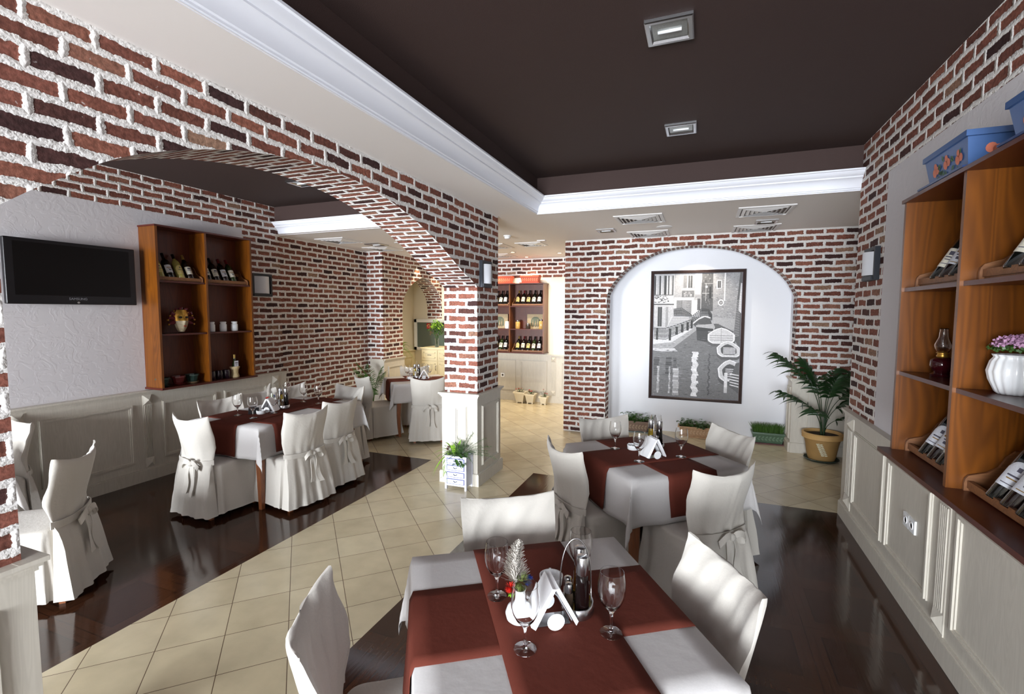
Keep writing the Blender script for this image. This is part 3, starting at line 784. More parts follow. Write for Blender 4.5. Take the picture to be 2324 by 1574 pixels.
runner(LX_, LY_, 91, 1.36, 0.36, 0.27, 'long rust-brown runner lying lengthwise on the left table', 0.0050, 5)
runner(LX_, LY_, 1.0, 0.84, 0.36, 0.25, 'rust-brown cross runner at the near end of the long table', 0.0025, 6, off=-0.355)
runner(LX_, LY_, 1.0, 0.84, 0.36, 0.25, 'rust-brown cross runner at the far end of the long table', 0.0025, 7, off=0.33)
RX_, RY_ = -3.876, 6.090
table(RX_, RY_, 45, 0.83, 0.83, 'square wooden table with curved legs in the far corner', cab=True)
cloth(RX_, RY_, 45, 0.84, 0.84, 0.26, 'cream tablecloth on the far corner table', 4)
runner(RX_, RY_, -45, 0.84, 0.30, 0.25, 'lower rust-brown runner on the far corner table', 0.0025, 8)
runner(RX_, RY_, 45, 0.84, 0.34, 0.27, 'upper rust-brown runner on the far corner table', 0.0050, 9)
NX_, NY_ = -4.58, 1.22
table(NX_, NY_, 0, 0.85, 0.85, 'square wooden table near the left edge of the photo')
cloth(NX_, NY_, 0, 0.87, 0.87, 0.26, 'cream tablecloth on the table at the left edge of the photo', 5)
runner(NX_, NY_, 90, 0.87, 0.36, 0.27, 'rust-brown runner on the table at the left edge of the photo', 0.0025, 10)

# ================================================================ THINGS ON THE TABLES
ZT0 = 0.7545
m = MB()
outer = [(0.034, 0.0), (0.0345, 0.0015), (0.030, 0.003), (0.015, 0.0055), (0.006, 0.010), (0.0045, 0.018), (0.0040, 0.042), (0.0048, 0.060), (0.0085, 0.070), (0.017, 0.080), (0.028, 0.093), (0.037, 0.111), (0.0420, 0.131), (0.0432, 0.148), (0.0415, 0.170), (0.0370, 0.198)]
inner = [(0.0358, 0.198), (0.0402, 0.170), (0.0418, 0.148), (0.0406, 0.131), (0.0356, 0.112), (0.0265, 0.095), (0.0150, 0.084), (0.0, 0.079)]
m.lathe(outer+inner, 28)
GLM = m.data('wine_glass', GLASS, True, math.radians(50))
def wglass(x, y, label, group):
    o = bpy.data.objects.new('wine_glass', GLM); C.objects.link(o); o.location = (x, y, ZT0+0.0005); tag(o, label, 'wine glass', group)
GA = 'goblets on the front table'
wglass(-0.639, 1.495, 'empty stemmed glass on front table, left of the feathery posy', GA); wglass(-0.457, 1.281, 'empty stemmed glass on front table, in front of the white vase', GA)
wglass(-0.233, 1.447, 'empty stemmed glass on front table, right of the napkin holder', GA); wglass(-0.387, 1.686, 'empty stemmed glass on front table, behind the vinegar bottle', GA)
GA = 'goblets on the middle table'
wglass(-0.561, 3.503, 'empty stemmed glass on the left of the middle table, beside the ashtray', GA); wglass(-0.360, 3.254, 'empty stemmed glass nearest us on the middle table, before the ashtray', GA)
wglass(-0.104, 3.469, 'empty stemmed glass on the right of the middle table', GA); wglass(-0.305, 3.853, 'empty stemmed glass behind the cruet on the middle table', GA)
GA = 'goblets on the long table'
for (x, y), l in zip([(-4.091, 3.281), (-3.857, 3.25), (-3.863, 3.49), (-4.318, 4.092), (-4.05, 4.063), (-3.816, 4.033)],
                     ['leftmost empty glass on the long table', 'empty glass on the long table, just before the dark menu stand', 'empty glass on the long table in front of the white napkins', 'empty glass behind the cruet on the long table', 'empty glass on the far half of the long table, left of the farthest two', 'empty glass on the far half of the long table, rightmost']): wglass(x, y, l, GA)
GA = 'goblets on the far table'
for (x, y), l in zip([(-4.046, 6.066), (-3.854, 5.88), (-3.93, 6.36), (-3.80, 6.30)],
                     ['leftmost empty glass on the far corner table', 'nearest empty glass on the far corner table', 'empty glass right of the cruet on the far corner table', 'rightmost empty glass on the far corner table']): wglass(x, y, l, GA)

OIL = glass_material('olive_oil', (0.75, 0.60, 0.08)); VIN = simple('dark_vinegar', (14, 6, 6), 0.08); SALT = simple('salt', (225, 222, 215), 0.9); PEPPER = simple('ground_pepper', (92, 76, 60), 0.9)
def cruet():
    t = thing('cruet_set', 'x', 'cruet set', (0, 0, 0))
    m = MB(); m.lathe([(0.052, 0), (0.056, 0.004), (0.056, 0.03), (0.053, 0.036), (0.050, 0.036), (0.050, 0.012), (0, 0.012)], 32, sx=1.0, sy=1.25); m.build('tray', STEEL, t, True, math.radians(40))
    for s, body, nm in ((1, VIN, 'vinegar_bottle'), (-1, OIL, 'oil_bottle')):
        c = (-0.012, s*0.030, 0.0125)
        m = MB(); m.lathe([(0.0, 0), (0.0225, 0.0), (0.024, 0.004), (0.024, 0.05), (0.0215, 0.10), (0.0185, 0.135), (0.0175, 0.138), (0, 0.138)], 20, c); b = m.build(nm, body, t, True, math.radians(40))
        m = MB(); m.lathe([(0.0195, 0.128), (0.0208, 0.131), (0.0208, 0.180), (0.019, 0.188), (0.010, 0.190), (0.0, 0.190)], 20, c); m.build('pourer_cap', STEEL, b, True, math.radians(40))
    for s, body, nm in ((-1, SALT, 'salt_shaker'), (1, PEPPER, 'pepper_shaker')):
        c = (0.030, s*0.020, 0.0125)
        m = MB(); m.lathe([(0.0, 0), (0.0135, 0.0), (0.0145, 0.003), (0.0145, 0.05), (0.0125, 0.062), (0, 0.062)], 16, c); b = m.build(nm, body, t, True, math.radians(40))
        m = MB(); m.lathe([(0.0135, 0.060), (0.014, 0.062), (0.014, 0.084), (0.012, 0.089), (0, 0.091)], 16, c); m.build('shaker_cap', STEEL, b, True, math.radians(40))
    m = MB(); pts = [(-0.012, 0.004*0, 0.012)]
    pts = [(-0.014+0.055*math.sin(a)*0.0, 0.056*math.cos(a)*(1 if a < 0 else 1), 0.05+0.0*a) for a in ()]
    for k in range(25):
        a = PI*k/24; pts.append((0.006+0.052*math.cos(a), 0.0, 0.03+0.215*math.sin(a)**0.62))
    m.tube(pts, 0.0026, 8); m.build('handle', STEEL, t, True)
    return t
def napkins():
    t = thing('napkin_holder', 'x', 'napkin holder', (0, 0, 0))
    m = MB()
    for s in (-1, 1):
        for k in range(5):
            o = 0.0035*k; M = Matrix.Translation((0, s*(0.002+o*0.55), 0.128+0.0015*k)) @ Matrix.Rotation(s*math.radians(29), 4, 'X') @ Matrix.Rotation(math.radians((k-2)*1.2), 4, 'Y')
            m.box(-0.052, 0.052, -0.0012, 0.0012, -0.136, 0.002, M=M)
    m.build('napkins', NAPKIN, t)
    m = MB()
    for sx in (-1, 1):
        x = sx*0.030
        m.tube([(x, -0.062, 0.004), (x, -0.040, 0.045), (x, -0.012, 0.095), (x, 0, 0.108), (x, 0.012, 0.095), (x, 0.040, 0.045), (x, 0.062, 0.004)], 0.003, 6)
    m.box(-0.032, 0.032, -0.055, 0.055, 0.0, 0.003)
    m.build('frame', STEEL, t, True, math.radians(40))
    for sx in (-1, 1):
        m = MB(); m.cap([m.vert((sx*0.056, 0.028*math.cos(2*PI*k/24), 0.028+0.027*math.sin(2*PI*k/24))) for k in range(24)]); b_ = m.build('end_disc', WHITECER, t); q = b_.modifiers.new('t', 'SOLIDIFY'); q.thickness = 0.0015
    return t
def ashtray():
    m = MB(); m.lathe([(0, 0.0), (0.036, 0.0), (0.040, 0.004), (0.043, 0.030), (0.043, 0.034), (0.039, 0.034), (0.036, 0.010), (0, 0.008)], 32)
    for k in range(3):
        a = 2*PI*k/3+0.4; m.box(-0.004, 0.004, 0.036, 0.0435, 0.0335, 0.037, M=Matrix.Rotation(a, 4, 'Z'))
    o = m.build('ashtray', WHITECER, None, True, math.radians(40)); return o
def put(o, x, y, deg, label, cat, group, z=None):
    o.location = (x, y, (ZT0+0.0005 if z is None else z)); o.rotation_euler = (0, 0, math.radians(deg)); tag(o, label, cat, group)
c0 = cruet(); put(c0, -0.360, 1.525, 200, 'steel oil and vinegar cruet on the front table, beside the napkin holder', 'cruet set', 'cruet sets')
dup(c0, (-0.294, 3.630, ZT0+0.0005), math.radians(-95), 'steel oil and vinegar cruet on the middle table, before the canal picture', 'cruet sets')
dup(c0, (-3.968, 3.700, ZT0+0.0005), math.radians(-75), 'steel oil and vinegar cruet on the long table under the arch', 'cruet sets')
dup(c0, (-3.953, 6.184, ZT0+0.0005), math.radians(-60), 'steel oil and vinegar cruet on the far corner table', 'cruet sets')
n0 = napkins(); put(n0, -0.425, 1.440, -57, 'white paper napkins in a steel holder on the front table', 'napkin holder', 'napkin holders')
dup(n0, (-0.285, 3.390, ZT0+0.0005), math.radians(-50), 'white paper napkins in a steel holder on the middle table', 'napkin holders')
dup(n0, (-3.950, 3.520, ZT0+0.0005), math.radians(-70), 'white paper napkins in a steel holder on the long table', 'napkin holders')
dup(n0, (-3.790, 6.120, ZT0+0.0005), math.radians(-60), 'white paper napkins in a steel holder on the far corner table', 'napkin holders')
a0 = ashtray(); put(a0, -0.485, 1.640, 0, 'round white ashtray behind the shakers on the front table', 'ashtray', 'white ashtrays')
for x, y, l in ((-0.435, 3.530, 'round white ashtray on the middle table, left of the napkins'), (-3.945, 3.415, 'round white ashtray on the long table under the arch'), (-3.962, 6.02, 'round white ashtray on the far corner table')):
    o = a0.copy(); C.objects.link(o); put(o, x, y, 30, l, 'ashtray', 'white ashtrays')
# dark menu stand on the long table
m = MB(); M = Matrix.Rotation(math.radians(28), 4, 'X')
m.box(-0.045, 0.045, -0.002, 0.002, 0.0, 0.062, M=Matrix.Translation((0, -0.028, 0.001)) @ Matrix.Rotation(math.radians(-25), 4, 'X')); m.box(-0.045, 0.045, -0.002, 0.002, 0.0, 0.062, M=Matrix.Translation((0, 0.028, 0.001)) @ Matrix.Rotation(math.radians(25), 4, 'X'))
o = m.build('table_sign', BLACKP); put(o, -4.015, 3.395, 40, 'small dark tent-shaped sign beside the ashtray on the long table', 'table sign', None)

# feathery posies in white vases
PLUME = simple('pampas_plume', (214, 208, 200), 0.95); REDF = simple('red_straw_flower', (196, 34, 20), 0.6, nscale=60, namp=0.5); BLUEF = simple('blue_straw_flower', (24, 52, 140), 0.6, nscale=60, namp=0.5); MOSS = simple('green_moss', (112, 128, 62), 0.9, nscale=80, namp=0.5)
def spikeball(m, c, r, n, ln, rnd, w=0.0025):
    for k in range(n):
        d = Vector((rnd.gauss(0, 1), rnd.gauss(0, 1), rnd.gauss(0, 1))).normalized(); s = d.cross(Vector((0.3, 0.5, 0.8))).normalized()
        p = Vector(c)+d*r*rnd.uniform(0.2, 0.7); q = Vector(c)+d*(r*0.7+ln*rnd.uniform(0.5, 1)); 
        m.face([p-s*w, p+s*w, q+s*w*0.4, q-s*w*0.4])
def posy(scale=1.0, plume=True):
    rnd = random.Random(5); t = thing('flower_vase', 'x', 'vase', (0, 0, 0))
    m = MB(); m.lathe([(0, 0), (0.030, 0), (0.041, 0.010), (0.045, 0.028), (0.038, 0.048), (0.022, 0.062), (0.0185, 0.075), (0.019, 0.098), (0.0225, 0.108), (0.020, 0.108), (0.016, 0.09), (0, 0.088)], 28); m.build('vase', WHITECER, t, True, math.radians(50))
    m = MB(); spikeball(m, (0.004, 0, 0.128), 0.026, 380, 0.02, rnd, 0.0014); m.build('moss', MOSS, t)
    m = MB()
    for k in range(2200):
        h = rnd.random(); c = Vector((-0.012-0.020*h+0.032*h*h, 0, 0.125+0.135*h)); sp = 0.040*(1-h)**0.6+0.006
        d = Vector((rnd.gauss(0, 1), rnd.gauss(0, 1), 0.9+rnd.random())).normalized(); s = d.cross(Vector((0, 0, 1))).normalized()*0.0008
        e = c+d*sp*rnd.uniform(0.6, 1.3); m.face([c-s, c+s, e+s, e-s])
    m.build('plume', PLUME, t)
    m = MB(); spikeball(m, (-0.030, -0.012, 0.118), 0.014, 160, 0.010, rnd); m.build('red_flower', REDF, t)
    m = MB(); spikeball(m, (0.028, 0.006, 0.132), 0.015, 160, 0.010, rnd); m.build('blue_flower', BLUEF, t)
    m = MB()
    for k in range(14):
        a = rnd.uniform(0, 6.3); c = Vector((-0.026, -0.012, 0.098)); d = Vector((math.cos(a)*0.012, math.sin(a)*0.012, rnd.uniform(-0.012, 0.006))); s = d.cross(Vector((0, 0, 1))).normalized()*0.004
        m.face([c, c+d*0.5+s, c+d, c+d*0.5-s])
    m.build('leaf', GREEN3, t)
    return t
p0 = posy(); put(p0, -0.520, 1.400, 20, 'white vase with a feathery plume, red and blue flowers on the front table', 'vase', 'posies on the tables')
dup(p0, (-4.020, 3.600, ZT0+0.0005), math.radians(40), 'white vase with a feathery plume on the long table, behind the napkins', 'posies on the tables')

# ================================================================ WALL CABINETS
def frame_matrix(p, right):      # local x = along the wall (right), local y = out of the wall, z up
    r_ = Vector((right[0], right[1], 0)).normalized(); n = Vector((r_.y, -r_.x, 0))
    return Matrix(((r_.x, n.x, 0, p[0]), (r_.y, n.y, 0, p[1]), (0, 0, 1, p[2]), (0, 0, 0, 1)))
def holder(name, label, cat, M, group=None):
    o = thing(name, label, cat, (0, 0, 0), 0, group); o.matrix_world = M; return o
def cabinet(M, w, h, d, parts_x, shelves, label, over=0.02):
    """local x 0..w along the wall, y 0..d towards the room, z 0..h"""
    t = holder('wall_cabinet', label, 'cabinet', M, 'open wooden wall cabinets'); th = 0.022
    m = MB(); m.box(0, w, 0.0, 0.008, 0, h); m.build('back_panel', ORANGED, t)
    for x in (0, w-th): m = MB(); m.box(x, x+th, 0.008, d, 0.02, h-0.016); m.build('side_panel', ORANGE, t)
    for x in parts_x: m = MB(); m.box(x-th/2, x+th/2, 0.008, d, 0.02, h-0.016); m.build('partition', ORANGE, t)
    m = MB(); m.box(-0.012, w+0.012, 0, d+over, 0, 0.02); m.build('bottom_board', SHELFW, t)
    m = MB(); m.box(-0.008, w+0.008, 0, d+0.01, h-0.016, h); m.build('top_board', SHELFW, t)
    xs_ = [th]+[v for x in parts_x for v in (x-th/2, x+th/2)]+[w-th]
    for z in shelves:
        for i in range(0, len(xs_), 2):
            m = MB(); m.box(xs_[i], xs_[i+1], 0.008, d-0.012, z-0.009, z+0.009); m.build('shelf', SHELFW, t)
    return t
LBL = [simple('label_cream', (224, 220, 205), 0.7, nscale=180, namp=0.18), simple('label_white', (215, 218, 226), 0.7, nscale=160, namp=0.2), simple('label_buff', (206, 190, 120), 0.7, nscale=160, namp=0.2)]
INK = simple('label_print', (84, 82, 96), 0.8); GOLD = simple('gold_print', (150, 116, 54), 0.5, 0.4)
BOT = [simple('dark_wine_bottle', (12, 14, 12), 0.06, spec=0.7), simple('brown_wine_bottle', (24, 12, 10), 0.06, spec=0.7), simple('straw_wine_bottle', (150, 140, 74), 0.06, spec=0.7), simple('green_wine_bottle', (40, 52, 22), 0.06, spec=0.7)]
CAPS = [simple('capsule_black', (20, 18, 22), 0.3), simple('capsule_red', (96, 18, 24), 0.35), simple('capsule_gold', (170, 140, 70), 0.35, 0.5)]
_bp = [(0, 0), (0.033, 0), (0.037, 0.005), (0.037, 0.185), (0.034, 0.205), (0.020, 0.228), (0.0145, 0.240), (0.0135, 0.285), (0.0145, 0.287), (0.0145, 0.298), (0.0, 0.300)]
m = MB(); m.lathe(_bp, 20); BODY = m.data('bottle', BOT[0], True, math.radians(50))
BM = []
for b_ in BOT: d_ = BODY.copy(); d_.materials[0] = b_; BM.append(d_)
def label_mesh(mt, style):
    m = MB(); r = 0.0376; z0, z1 = (0.055, 0.145) if style != 1 else (0.06, 0.150); n = 14; half = 1.15
    rows = [[(r*math.sin(-half+2*half*k/n), -r*math.cos(-half+2*half*k/n), z) for k in range(n+1)] for z in ((z0, (z0+z1)/2, z1) if style != 2 else (z0, z0+0.05, z1-0.02))]
    if style == 2: rows.append([(r*math.sin((-half+2*half*k/n)*0.85), -r*math.cos((-half+2*half*k/n)*0.85), z1-0.02+0.03*math.sqrt(max(0, 1-((k-n/2)/(n/2))**2))) for k in range(n+1)])
    m.grid(rows)
    r2 = r+0.0004
    def line(zc, w, hh, mi):
        q = [[(r2*math.sin(-w+2*w*k/6), -r2*math.cos(-w+2*w*k/6), z) for k in range(7)] for z in (zc-hh, zc+hh)]; m.grid(q, mi=mi)
    if style == 0: line(0.122, 0.5, 0.009, 1); line(0.104, 0.7, 0.0025, 1); line(0.092, 0.6, 0.002, 1); line(0.072, 0.8, 0.0015, 1)
    elif style == 1: line(0.118, 0.7, 0.004, 2); line(0.104, 0.5, 0.0025, 1); line(0.090, 0.35, 0.006, 1); line(0.070, 0.7, 0.0015, 2)
    else: line(0.127, 0.16, 0.008, 1); line(0.100, 0.6, 0.003, 1); line(0.088, 0.5, 0.002, 2); line(0.068, 0.7, 0.0015, 1)
    return m.data('bottle_label', [mt, INK, GOLD], True)
LM = [label_mesh(LBL[i % 3], i % 3 if i < 3 else (i+1) % 3) for i in range(6)]
CM = []
for c_ in CAPS: m = MB(); m.lathe([(0.0150, 0.245), (0.0150, 0.2995), (0.013, 0.3015), (0, 0.3018)], 16); CM.append(m.data('capsule', c_, True, math.radians(50)))
def bottle(M, body, lab, cap_, label, group, detail=True):
    t = bpy.data.objects.new('wine_bottle', BM[body]); C.objects.link(t); t.matrix_world = M; tag(t, label, 'wine bottle', group)
    o = bpy.data.objects.new('bottle_label', LM[lab]); C.objects.link(o); o.parent = t
    o = bpy.data.objects.new('capsule', CM[cap_]); C.objects.link(o); o.parent = t
    return t
def rack(M, w, label):
    """sloping bottle rack; local x width, y out of the wall"""
    t = holder('bottle_rack', label, 'bottle rack', M, 'wooden bottle racks')
    m = MB(); m.box(0.012, w-0.012, 0.150, 0.166, 0.012, 0.040); m.build('front_rail', RACKW, t)
    m = MB(); m.box(0.012, w-0.012, 0.012, 0.028, 0.105, 0.135); m.build('back_rail', RACKW, t)
    m = MB(); m.box(0.012, w-0.012, 0.02, 0.160, 0.004, 0.012); m.build('base_board', RACKW, t)
    for x in (0, w-0.012):
        m = MB(); P = [(0.005, 0), (0.175, 0)]+[(0.175-0.03*(1-math.cos(a)), 0.03+0.035*math.sin(a)) for a in (0, 0.5, 1.0, 1.57)]+[(0.11, 0.075), (0.075, 0.10), (0.055, 0.14), (0.03, 0.165), (0.005, 0.165)]
        a_ = [m.vert((x, y, z)) for y, z in P]; b2 = [m.vert((x+0.012, y, z)) for y, z in P]
        m.cap(a_); m.cap(b2[::-1])
        for i in range(len(P)): j = (i+1) % len(P); m.cap([a_[i], b2[i], b2[j], a_[j]])
        m.build('end_piece', RACKW, t)
    return t
def recline(M, x, ang, y=0.13, z=0.020, spin=0):
    # bottle base near the room, neck leaning back to the wall; label towards room (+y local): label faces -y of the mesh, turn by 180
    return M @ Matrix.Translation((x, y, z)) @ Matrix.Rotation(math.radians(ang), 4, 'X') @ Matrix.Rotation(math.radians(180+spin), 4, 'Z')

# ---- left cabinet
ML = frame_matrix((XL+0.0, 3.235, 0.940), (0, 1))   # n = (1, 0)
LC = cabinet(ML, 1.105, 1.665, 0.25, [0.525], [0.56, 1.105], 'orange-brown open wall cabinet on the left wall beside the television')
def onshelf(M, x, y, z): return M @ Matrix.Translation((x, y, z))
rk = [('wooden bottle rack in the top left bay of the left cabinet', 0.03, 0.47), ('wooden bottle rack in the top right bay of the left cabinet', 0.545, 0.52)]
for l, x, w in rk: rack(onshelf(ML, x, 0.055, 1.115), w, l)
Lb = [(0.085, 2, 2, 2, 'pale wine bottle leaning at the far left of the left cabinet top shelf'), (0.185, 0, 1, 0, 'dark wine bottle with a white label, second from left on the left cabinet top shelf'), (0.295, 2, 2, 0, 'pale golden wine bottle with a buff label, third on the left cabinet top shelf'), (0.395, 1, 0, 2, 'dark wine bottle with cream label and gold neck, just left of the partition, left cabinet'),
      (0.60, 0, 3, 0, 'dark wine bottle just right of the partition in the left cabinet, partly hidden'), (0.70, 1, 0, 0, 'dark wine bottle with cream label, second in the top right bay of the left cabinet'), (0.81, 1, 1, 1, 'dark wine bottle with white label and red neck, top right bay of the left cabinet'), (0.91, 3, 3, 1, 'green wine bottle at the far right of the left cabinet top shelf')]
for x, b_, l_, c_, lab in Lb: bottle(recline(onshelf(ML, 0, 0.055, 1.115), x, 27), b_, l_, c_, lab, 'wine bottles in the left cabinet')
# jars
m = MB(); m.lathe([(0, 0), (0.034, 0), (0.037, 0.004), (0.037, 0.078), (0.033, 0.084), (0.029, 0.086), (0.029, 0.092), (0.033, 0.093), (0.033, 0.108), (0.030, 0.112), (0, 0.112)], 24); JAR = m.data('ceramic_jar', WHITECER, True, math.radians(40))
for x, l in ((0.63, 'white lidded ceramic jar, left of the three in the left cabinet'), (0.775, 'white lidded ceramic jar, middle of the three in the left cabinet'), (0.92, 'white lidded ceramic jar, right of the three in the left cabinet')):
    o = bpy.data.objects.new('ceramic_jar', JAR); C.objects.link(o); o.matrix_world = onshelf(ML, x, 0.15, 0.570); tag(o, l, 'jar', 'white jars in the left cabinet')
# bowls with saucers
BG = simple('dark_green_glaze', (42, 62, 56), 0.3); BR = simple('dark_red_glaze', (96, 34, 34), 0.3); TAN = simple('tan_glaze', (140, 120, 92), 0.4)
def bowl(M, mt, sm, label):
    t = holder('ceramic_planter', label, 'flower pot', M, 'small pots in the left cabinet')
    m = MB(); m.lathe([(0, 0.012), (0.042, 0.012), (0.062, 0.078), (0.068, 0.078), (0.068, 0.094), (0.060, 0.094), (0.050, 0.03), (0, 0.03)], 10); m.build('pot', mt, t)
    m = MB(); m.lathe([(0, 0), (0.050, 0), (0.066, 0.014), (0.062, 0.016), (0.046, 0.006), (0, 0.006)], 24); m.build('saucer', sm, t, True, math.radians(40))
bowl(onshelf(ML, 0.065, 0.15, 0.020), BG, BG, 'dark green pot on a saucer at the left end of the left cabinet bottom shelf')
bowl(onshelf(ML, 0.235, 0.14, 0.020), BR, BR, 'dark red octagonal pot on a saucer in the left cabinet')
bowl(onshelf(ML, 0.395, 0.13, 0.020), BG, TAN, 'dark green octagonal pot on a tan saucer beside the red pot')
CUPM = simple('dark_plum_glass', (34, 18, 32), 0.15)
m = MB(); m.lathe([(0, 0), (0.034, 0), (0.040, 0.02), (0.041, 0.07), (0.036, 0.10), (0.032, 0.10), (0.034, 0.07), (0.032, 0.01), (0, 0.01)], 22); CUP = m.data('candle_cup', CUPM, True, math.radians(50))
for x, l in ((0.60, 'dark plum candle cup, leftmost of three in the left cabinet'), (0.69, 'dark plum candle cup, middle of three in the left cabinet'), (0.78, 'dark plum candle cup, rightmost of three, next to the wicker flask')):
    o = bpy.data.objects.new('candle_cup', CUP); C.objects.link(o); o.matrix_world = onshelf(ML, x, 0.16, 0.0205); tag(o, l, 'candle cup', 'plum cups in the left cabinet')
WICK = simple('pale_wicker', (196, 176, 134), 0.8, nscale=70, namp=0.3, bump=0.004, bscale=70)
t = holder('wicker_flask', 'flask in pale wicker with a hanging white label in the left cabinet', 'bottle', onshelf(ML, 0.895, 0.16, 0.0205))
m = MB(); m.lathe([(0, 0), (0.044, 0), (0.048, 0.01), (0.036, 0.05), (0.040, 0.09), (0.056, 0.118), (0.052, 0.126), (0.02, 0.128), (0, 0.128)], 24); m.build('wicker_basket', WICK, t, True, math.radians(60))
m = MB(); m.lathe([(0.03, 0.12), (0.026, 0.16), (0.013, 0.20), (0.012, 0.245), (0, 0.246)], 18); m.build('bottle', BOT[3], t, True, math.radians(60))
m = MB(); m.lathe([(0.0128, 0.225), (0.0128, 0.268), (0, 0.270)], 16); m.build('capsule', CAPS[2], t, True, math.radians(50))
m = MB(); m.box(-0.026, 0.026, 0.030, 0.032, 0.125, 0.195); m.box(-0.018, 0.018, 0.0321, 0.0325, 0.165, 0.175, 1); m.box(-0.014, 0.014, 0.0321, 0.0325, 0.145, 0.150, 1); m.build('paper_label', [LBL[1], INK], t)

# carnival mask ------------------------------------------------------
GOLDM = simple('gold_leaf', (178, 136, 60), 0.3, 0.8, nscale=40, namp=0.4); MASKW = simple('painted_mask_white', (168, 154, 128), 0.5, nscale=70, namp=0.6); VEL = simple('crimson_velvet', (90, 14, 26), 0.8); DARK = simple('deep_black', (8, 6, 6), 0.8); LIPS = simple('gilt_lips', (150, 60, 40), 0.4)
t = holder('carnival_mask', 'gold and white carnival mask with crimson jester collar and bells', 'mask', onshelf(ML, 0.275, 0.15, 0.585) @ Matrix.Scale(1.32, 4))
m = MB(); rows = []
for i in range(17):
    v = i/16; z = 0.175*(1-v); row = []
    wd = 0.060*math.sin(PI*(0.09+0.60*(1-v)**0.9))**0.8
    for k in range(17):
        u = -1+2*k/16; x = wd*u; y = 0.055*math.sqrt(max(0, 1-u*u*0.92))*(0.55+0.45*math.sin(PI*(0.1+0.8*(1-v))))
        y += 0.018*math.exp(-(u*u)/0.03)*math.exp(-((z-0.085)/0.022)**2)+0.008*math.exp(-(u*u)/0.08)*math.exp(-((z-0.045)/0.010)**2)
        y -= 0.010*math.exp(-((abs(u)-0.45)**2)/0.04)*math.exp(-((z-0.115)/0.012)**2)
        row.append((x, y, z))
    rows.append(row)
m.grid(rows, flip=True); m.mi = [(1 if (sum(m.v[i][2] for i in f)/4) > 0.092 else 0) for f in m.f]; m.build('face', [MASKW, GOLDM], t, True)
for s in (-1, 1):
    m = MB(); m.lathe([(0.0, 0.0), (0.010, 0.001), (0.013, 0.003), (0.0, 0.004)], 16, M=Matrix.Translation((s*0.025, 0.047, 0.116)) @ Matrix.Rotation(math.radians(-90), 4, 'X') @ Matrix.Scale(0.6, 4, (0, 1, 0)), sx=1.2); m.build('eye_hole', DARK, t)
m = MB(); m.lathe([(0, 0), (0.011, 0.002), (0.013, 0.004), (0, 0.006)], 14, M=Matrix.Translation((0, 0.058, 0.046)) @ Matrix.Rotation(math.radians(-90), 4, 'X') @ Matrix.Scale(0.45, 4, (0, 1, 0))); m.build('lips', LIPS, t)
for k in range(9):
    a = math.radians(-20+220*k/8); ca, sa = math.cos(a), math.sin(a)
    pts = [(ca*0.050, 0.01, 0.10+sa*0.06), (ca*0.080, 0.012, 0.10+sa*0.088), (ca*0.096+0.01*sa, 0.018, 0.10+sa*0.096), (ca*0.108, 0.022, 0.085+sa*0.075)]
    m = MB(); m.tube(pts, [0.020, 0.015, 0.009, 0.004], 8, 0); h = m.build('horn', VEL, t, True)
    m = MB(); m.tube([(p[0], p[1]+0.016*(1-i/3), p[2]) for i, p in enumerate(pts)], 0.0028, 6); m.build('silver_cord', STEEL, h, True)
    m = MB(); c = pts[-1]; m.lathe([(0, -0.008), (0.006, -0.006), (0.008, 0), (0.006, 0.006), (0, 0.008)], 10, c); m.build('bell', GOLDM, h, True)

# ---- television
t = thing('television', 'flat black television hung on the left wall', 'television', (XL+0.002, 2.645, 1.80))
m = MB(); m.box(0.0, 0.055, -0.30, 0.30, 0.10, 0.44); m.build('wall_bracket', DARKSTEEL, t)
m = MB(); m.box(0.055, 0.098, -0.485, 0.485, 0.0, 0.545); o = m.build('casing', BLACKP, t); q = o.modifiers.new('b', 'BEVEL'); q.width = 0.008; q.segments = 3
m = MB(); m.box(0.098, 0.1005, -0.43, 0.43, 0.075, 0.515); m.build('screen', SCREEN, t)
m = MB(); m.lathe([(0, 0), (0.010, 0), (0.010, 0.002), (0.008, 0.003), (0, 0.002)], 20, M=Matrix.Translation((0.098, 0, 0.018)) @ Matrix.Rotation(math.radians(90), 4, 'Y')); m.build('power_button', STEEL, t)
def text_mesh(txt, size, name, mt, parent, M, bold=0.0):
    cu = bpy.data.curves.new(name, 'FONT'); cu.body = txt; cu.size = size; cu.extrude = 0.0004; cu.align_x = 'CENTER'; cu.offset = bold
    tmp = bpy.data.objects.new('tmp', cu); C.objects.link(tmp); bpy.context.view_layer.update()
    me = bpy.data.meshes.new_from_object(tmp.evaluated_get(bpy.context.evaluated_depsgraph_get())); bpy.data.objects.remove(tmp)
    me.materials.clear(); me.materials.append(mt); me.name = name
    o = bpy.data.objects.new(name, me); C.objects.link(o)
    if parent: o.parent = parent
    o.matrix_local = M; return o
GREYP = simple('grey_print', (128, 128, 134), 0.4)
RXZ = Matrix(((0, 0, 1, 0), (1, 0, 0, 0), (0, 1, 0, 0), (0, 0, 0, 1)))        # text facing +x, reading along +y
text_mesh('SAMSUNG', 0.030, 'logo', GREYP, t, Matrix.Translation((0.0988, 0, 0.040)) @ RXZ)

